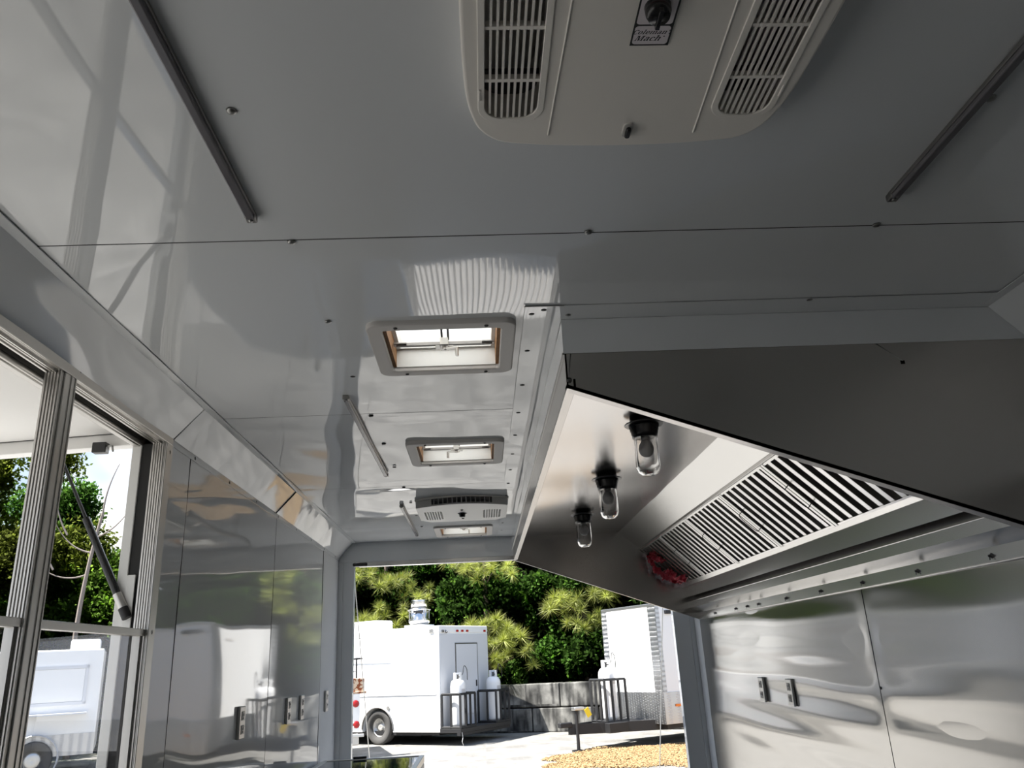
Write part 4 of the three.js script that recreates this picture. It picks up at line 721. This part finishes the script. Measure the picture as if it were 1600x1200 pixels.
const tm = new THREE.Matrix4(), tq = new THREE.Quaternion(), te = new THREE.Euler(), ts = V3(1, 1, 1), tc = new THREE.Color();
function scatter(parent, name, geo, n, place, color) {
  const im = new THREE.InstancedMesh(geo, leafMat, n); im.name = name; im.userData.kind = 'stuff'; im.castShadow = im.receiveShadow = true;
  for (let i = 0; i < n; i++) { const p = place(i), k = rr(0.75, 1.3); te.set(rr(0, 6.28), rr(0, 6.28), rr(0, 6.28)); if (geo === TUFT) te.set(rr(-0.4, 0.4), rr(0, 6.28), rr(-0.4, 0.4)); tq.setFromEuler(te); im.setMatrixAt(i, tm.compose(p, tq, ts.set(k, k, k))); const c = color(i); im.setColorAt(i, tc.setRGB(c[0], c[1], c[2])); }
  parent.add(im); return im;
}
function limb(a, b, r0, r1, bend) { const m = V3(...a).lerp(V3(...b), 0.5).add(V3(...bend)), crv = new THREE.QuadraticBezierCurve3(V3(...a), m, V3(...b)), g = new THREE.TubeGeometry(crv, 10, 1, 7), p = g.attributes.position; for (let i = 0; i < p.count; i++) { const ring = Math.floor(i / 8), t = ring / 10, c = crv.getPoint(t), r = r0 + (r1 - r0) * t; p.setXYZ(i, c.x + (p.getX(i) - c.x) * r, c.y + (p.getY(i) - c.y) * r, c.z + (p.getZ(i) - c.z) * r); } g.computeVertexNormals(); return g; }
function leafyTree(x, y, z, h, r, n, tone, label, low = 0.15) {
  const t = thing('leafy_tree', label, 'tree', [x, y, z], 0, 'leafy trees round the yard');
  obj('trunk', limb([0, -0.3, 0], [rr(-0.3, 0.3), h * 0.8, rr(-0.3, 0.3)], 0.05 + h * 0.014, 0.03, [rr(-0.3, 0.3), 0, rr(-0.3, 0.3)]), barkMat, t);
  const bl = []; for (let i = 0; i < 26; i++) { const a = rr(0, 6.283), u = rr(low, 1), R = r * Math.sqrt(Math.max(0.05, 1 - Math.pow(Math.abs(u - 0.5) * 1.7, 2.2))) * Math.sqrt(rnd()); bl.push([R * Math.cos(a), h * u, R * Math.sin(a), r * rr(0.22, 0.42), rr(0.65, 1.25)]); }
  for (let i = 0; i < 6; i++) { const b = bl[i]; obj('branch', limb([0, h * 0.3 + i * h * 0.06, 0], b.slice(0, 3), 0.05, 0.012, [0, 0.3, 0]), barkMat, t); }
  let cur; scatter(t, 'foliage', LEAF, n, () => { cur = bl[Math.floor(rnd() * bl.length)]; const d = V3(rr(-1, 1), rr(-1, 1), rr(-1, 1)).normalize().multiplyScalar(cur[3] * Math.pow(rnd(), 0.25)); return V3(cur[0] + d.x, Math.max(0.05, cur[1] + d.y * 0.8), cur[2] + d.z); }, () => { const k = cur[4] * rr(0.7, 1.3), w = rnd() < 0.1 ? 1.5 : 1; return [tone[0] * k * w, tone[1] * k * w, tone[2] * k]; });
}
function pine(x, y, z, h, tufts, label) {
  const t = thing('pine_tree', label, 'tree', [x, y, z], 0, 'pine trees above the block wall');
  obj('trunk', limb([0, -0.4, 0], [0, h, 0], 0.13, 0.03, [0.1, 0, 0]), barkMat, t);
  const pts = []; for (const [bx_, by, bz, k] of tufts) { obj('branch', limb([0, Math.max(0.3, by - 0.5), 0], [bx_, by, bz], 0.03, 0.01, [0, 0.12, 0]), barkMat, t); for (let i = 0; i < k; i++) pts.push(V3(bx_ + rr(-0.55, 0.55), by + rr(-0.22, 0.25), bz + rr(-0.4, 0.4))); }
  scatter(t, 'needles', TUFT, pts.length, (i) => pts[i], () => { const k = rr(0.75, 1.25); return [0.40 * k, 0.44 * k, 0.075 * k]; });
}
{
  const deep = [0.145, 0.29, 0.07], mid = [0.19, 0.37, 0.085], fresh = [0.29, 0.48, 0.10], yellow = [0.37, 0.45, 0.10];
  const far = [[-8.5, -28.5, 6.4, 2.6, mid], [-5.6, -27.4, 6.2, 2.5, deep], [-3.0, -27.4, 6.0, 2.3, mid], [-0.6, -27.7, 6.4, 2.3, mid], [1.7, -25.9, 5.6, 2.1, mid], [3.9, -25.2, 5.6, 2.0, mid], [6.2, -24.4, 5.6, 2.2, mid], [9.0, -23.4, 6, 2.5, deep], [12.4, -22.4, 6.4, 2.8, mid], [-1.8, -31.5, 9, 3.2, mid], [2.8, -30.6, 9, 3.2, mid], [7.6, -29.6, 9, 3.3, mid]];
  const say = ['behind the service truck', 'behind the van bonnet end', 'behind the roof exhaust fan', 'right behind the van tail', 'above the middle of the block wall', 'behind the trailer tongue', 'behind the cargo trailer nose', 'behind the cargo trailer flank', 'beyond the far end of the cargo trailer', 'in the second row behind the van', 'in the second row behind the block wall', 'in the second row behind the cargo trailer'];
  far.forEach(([x, z, h, r, tone], i) => leafyTree(x, YG + 0.9, z, h, r, i < 9 ? 9000 : 5000, tone, 'dense green leafy tree ' + say[i], 0.02));
  for (const [x, z, l] of [[-0.5, -24.9, 'low leafy green shrub on the bank behind the van'], [1.4, -24.1, 'low leafy green shrub over the concrete blocks'], [3.3, -23.5, 'low leafy green shrub behind the trailer gas bottle'], [5.0, -22.8, 'low leafy green shrub behind the cargo trailer nose']]) leafyTree(x, YG + 1.0, z, 2.9, 1.2, 6000, mid, l, 0.0);
  pine(-3.1, YG + 0.9, -26.2, 5.6, [[-0.6, 2.2, 1.0, 14], [0.2, 2.5, 0.8, 10], [0.9, 1.9, 0.9, 12], [0.4, 3.4, 0.6, 16], [-0.8, 3.6, 0.5, 16], [1.1, 3.0, 0.6, 10]], 'yellow green pine behind the roof exhaust fan');
  pine(0.1, YG + 0.9, -23.9, 5.0, [[-0.55, 1.75, 0.9, 12], [0.15, 1.8, 0.8, 12], [0.55, 1.45, 1.0, 13], [0.75, 1.0, 1.0, 9], [0.3, 3.4, 0.5, 12], [-0.6, 3.7, 0.5, 12]], 'yellow green pine hanging over the van tail');
  pine(2.9, YG + 0.9, -23.2, 5.2, [[-0.6, 2.35, 0.7, 16], [0.1, 2.55, 0.7, 16], [0.7, 2.7, 0.7, 16], [0.0, 1.8, 0.7, 10], [0.9, 3.4, 0.4, 12]], 'yellow green pine beside the cargo trailer roof');
  const lt = [[-11.9, -25.4, 5.0, 2.2, fresh, 'sunny light green tree under the white cloud'], [-10.1, -24.4, 5.4, 1.7, fresh, 'sunny light green low tree behind the gas strut'], [-14.6, -24.2, 9.0, 2.7, yellow, 'tall yellow green tree beyond the first window bay'], [-17.0, -20.0, 9.2, 2.9, mid, 'tall mid green tree outside the near window bays'], [-9.9, -27.5, 6.0, 1.8, mid, 'mid green low tree beside the window jamb'], [-14.9, -28.6, 8.0, 2.2, mid, 'mid green tree in the row behind the light green ones'], [-20.5, -14.5, 9, 3, mid, 'mid green tree far out beside the yard']];
  for (const [x, z, h, r, tone, l] of lt) leafyTree(x, YG, z, h, r, 8000, tone, l, 0.02);
  const dead = thing('bare_tree', 'bare grey dead tree rising in front of the white cloud', 'tree', [-10.7, YG, -22.4]);
  obj('trunk', limb([0, 0, 0], [0.15, 6.3, 0], 0.085, 0.04, [-0.5, 0, 0]), paleBark, dead);
  for (const [a, b, c] of [[[0.15, 6.3, 0], [0.45, 7.7, 0], [-0.15, 0, 0]], [[-0.05, 5.2, 0], [-1.0, 6.0, 0.2], [-0.1, -0.3, 0]], [[0.0, 5.6, 0], [0.9, 6.3, 0.1], [0.1, -0.2, 0]], [[-0.7, 5.7, 0.1], [-1.1, 6.6, 0.1], [-0.1, 0, 0]], [[-0.1, 4.6, 0], [-1.3, 4.9, 0.3], [0, -0.4, 0]], [[-0.9, 4.75, 0.2], [-1.25, 5.7, 0.2], [-0.15, 0, 0]]]) obj('branch', limb(a, b, 0.028, 0.010, c), paleBark, dead);
}
scene.traverse((o) => { if (o.isMesh) { o.castShadow = true; o.receiveShadow = true; } });
renderer.render(scene, camera);
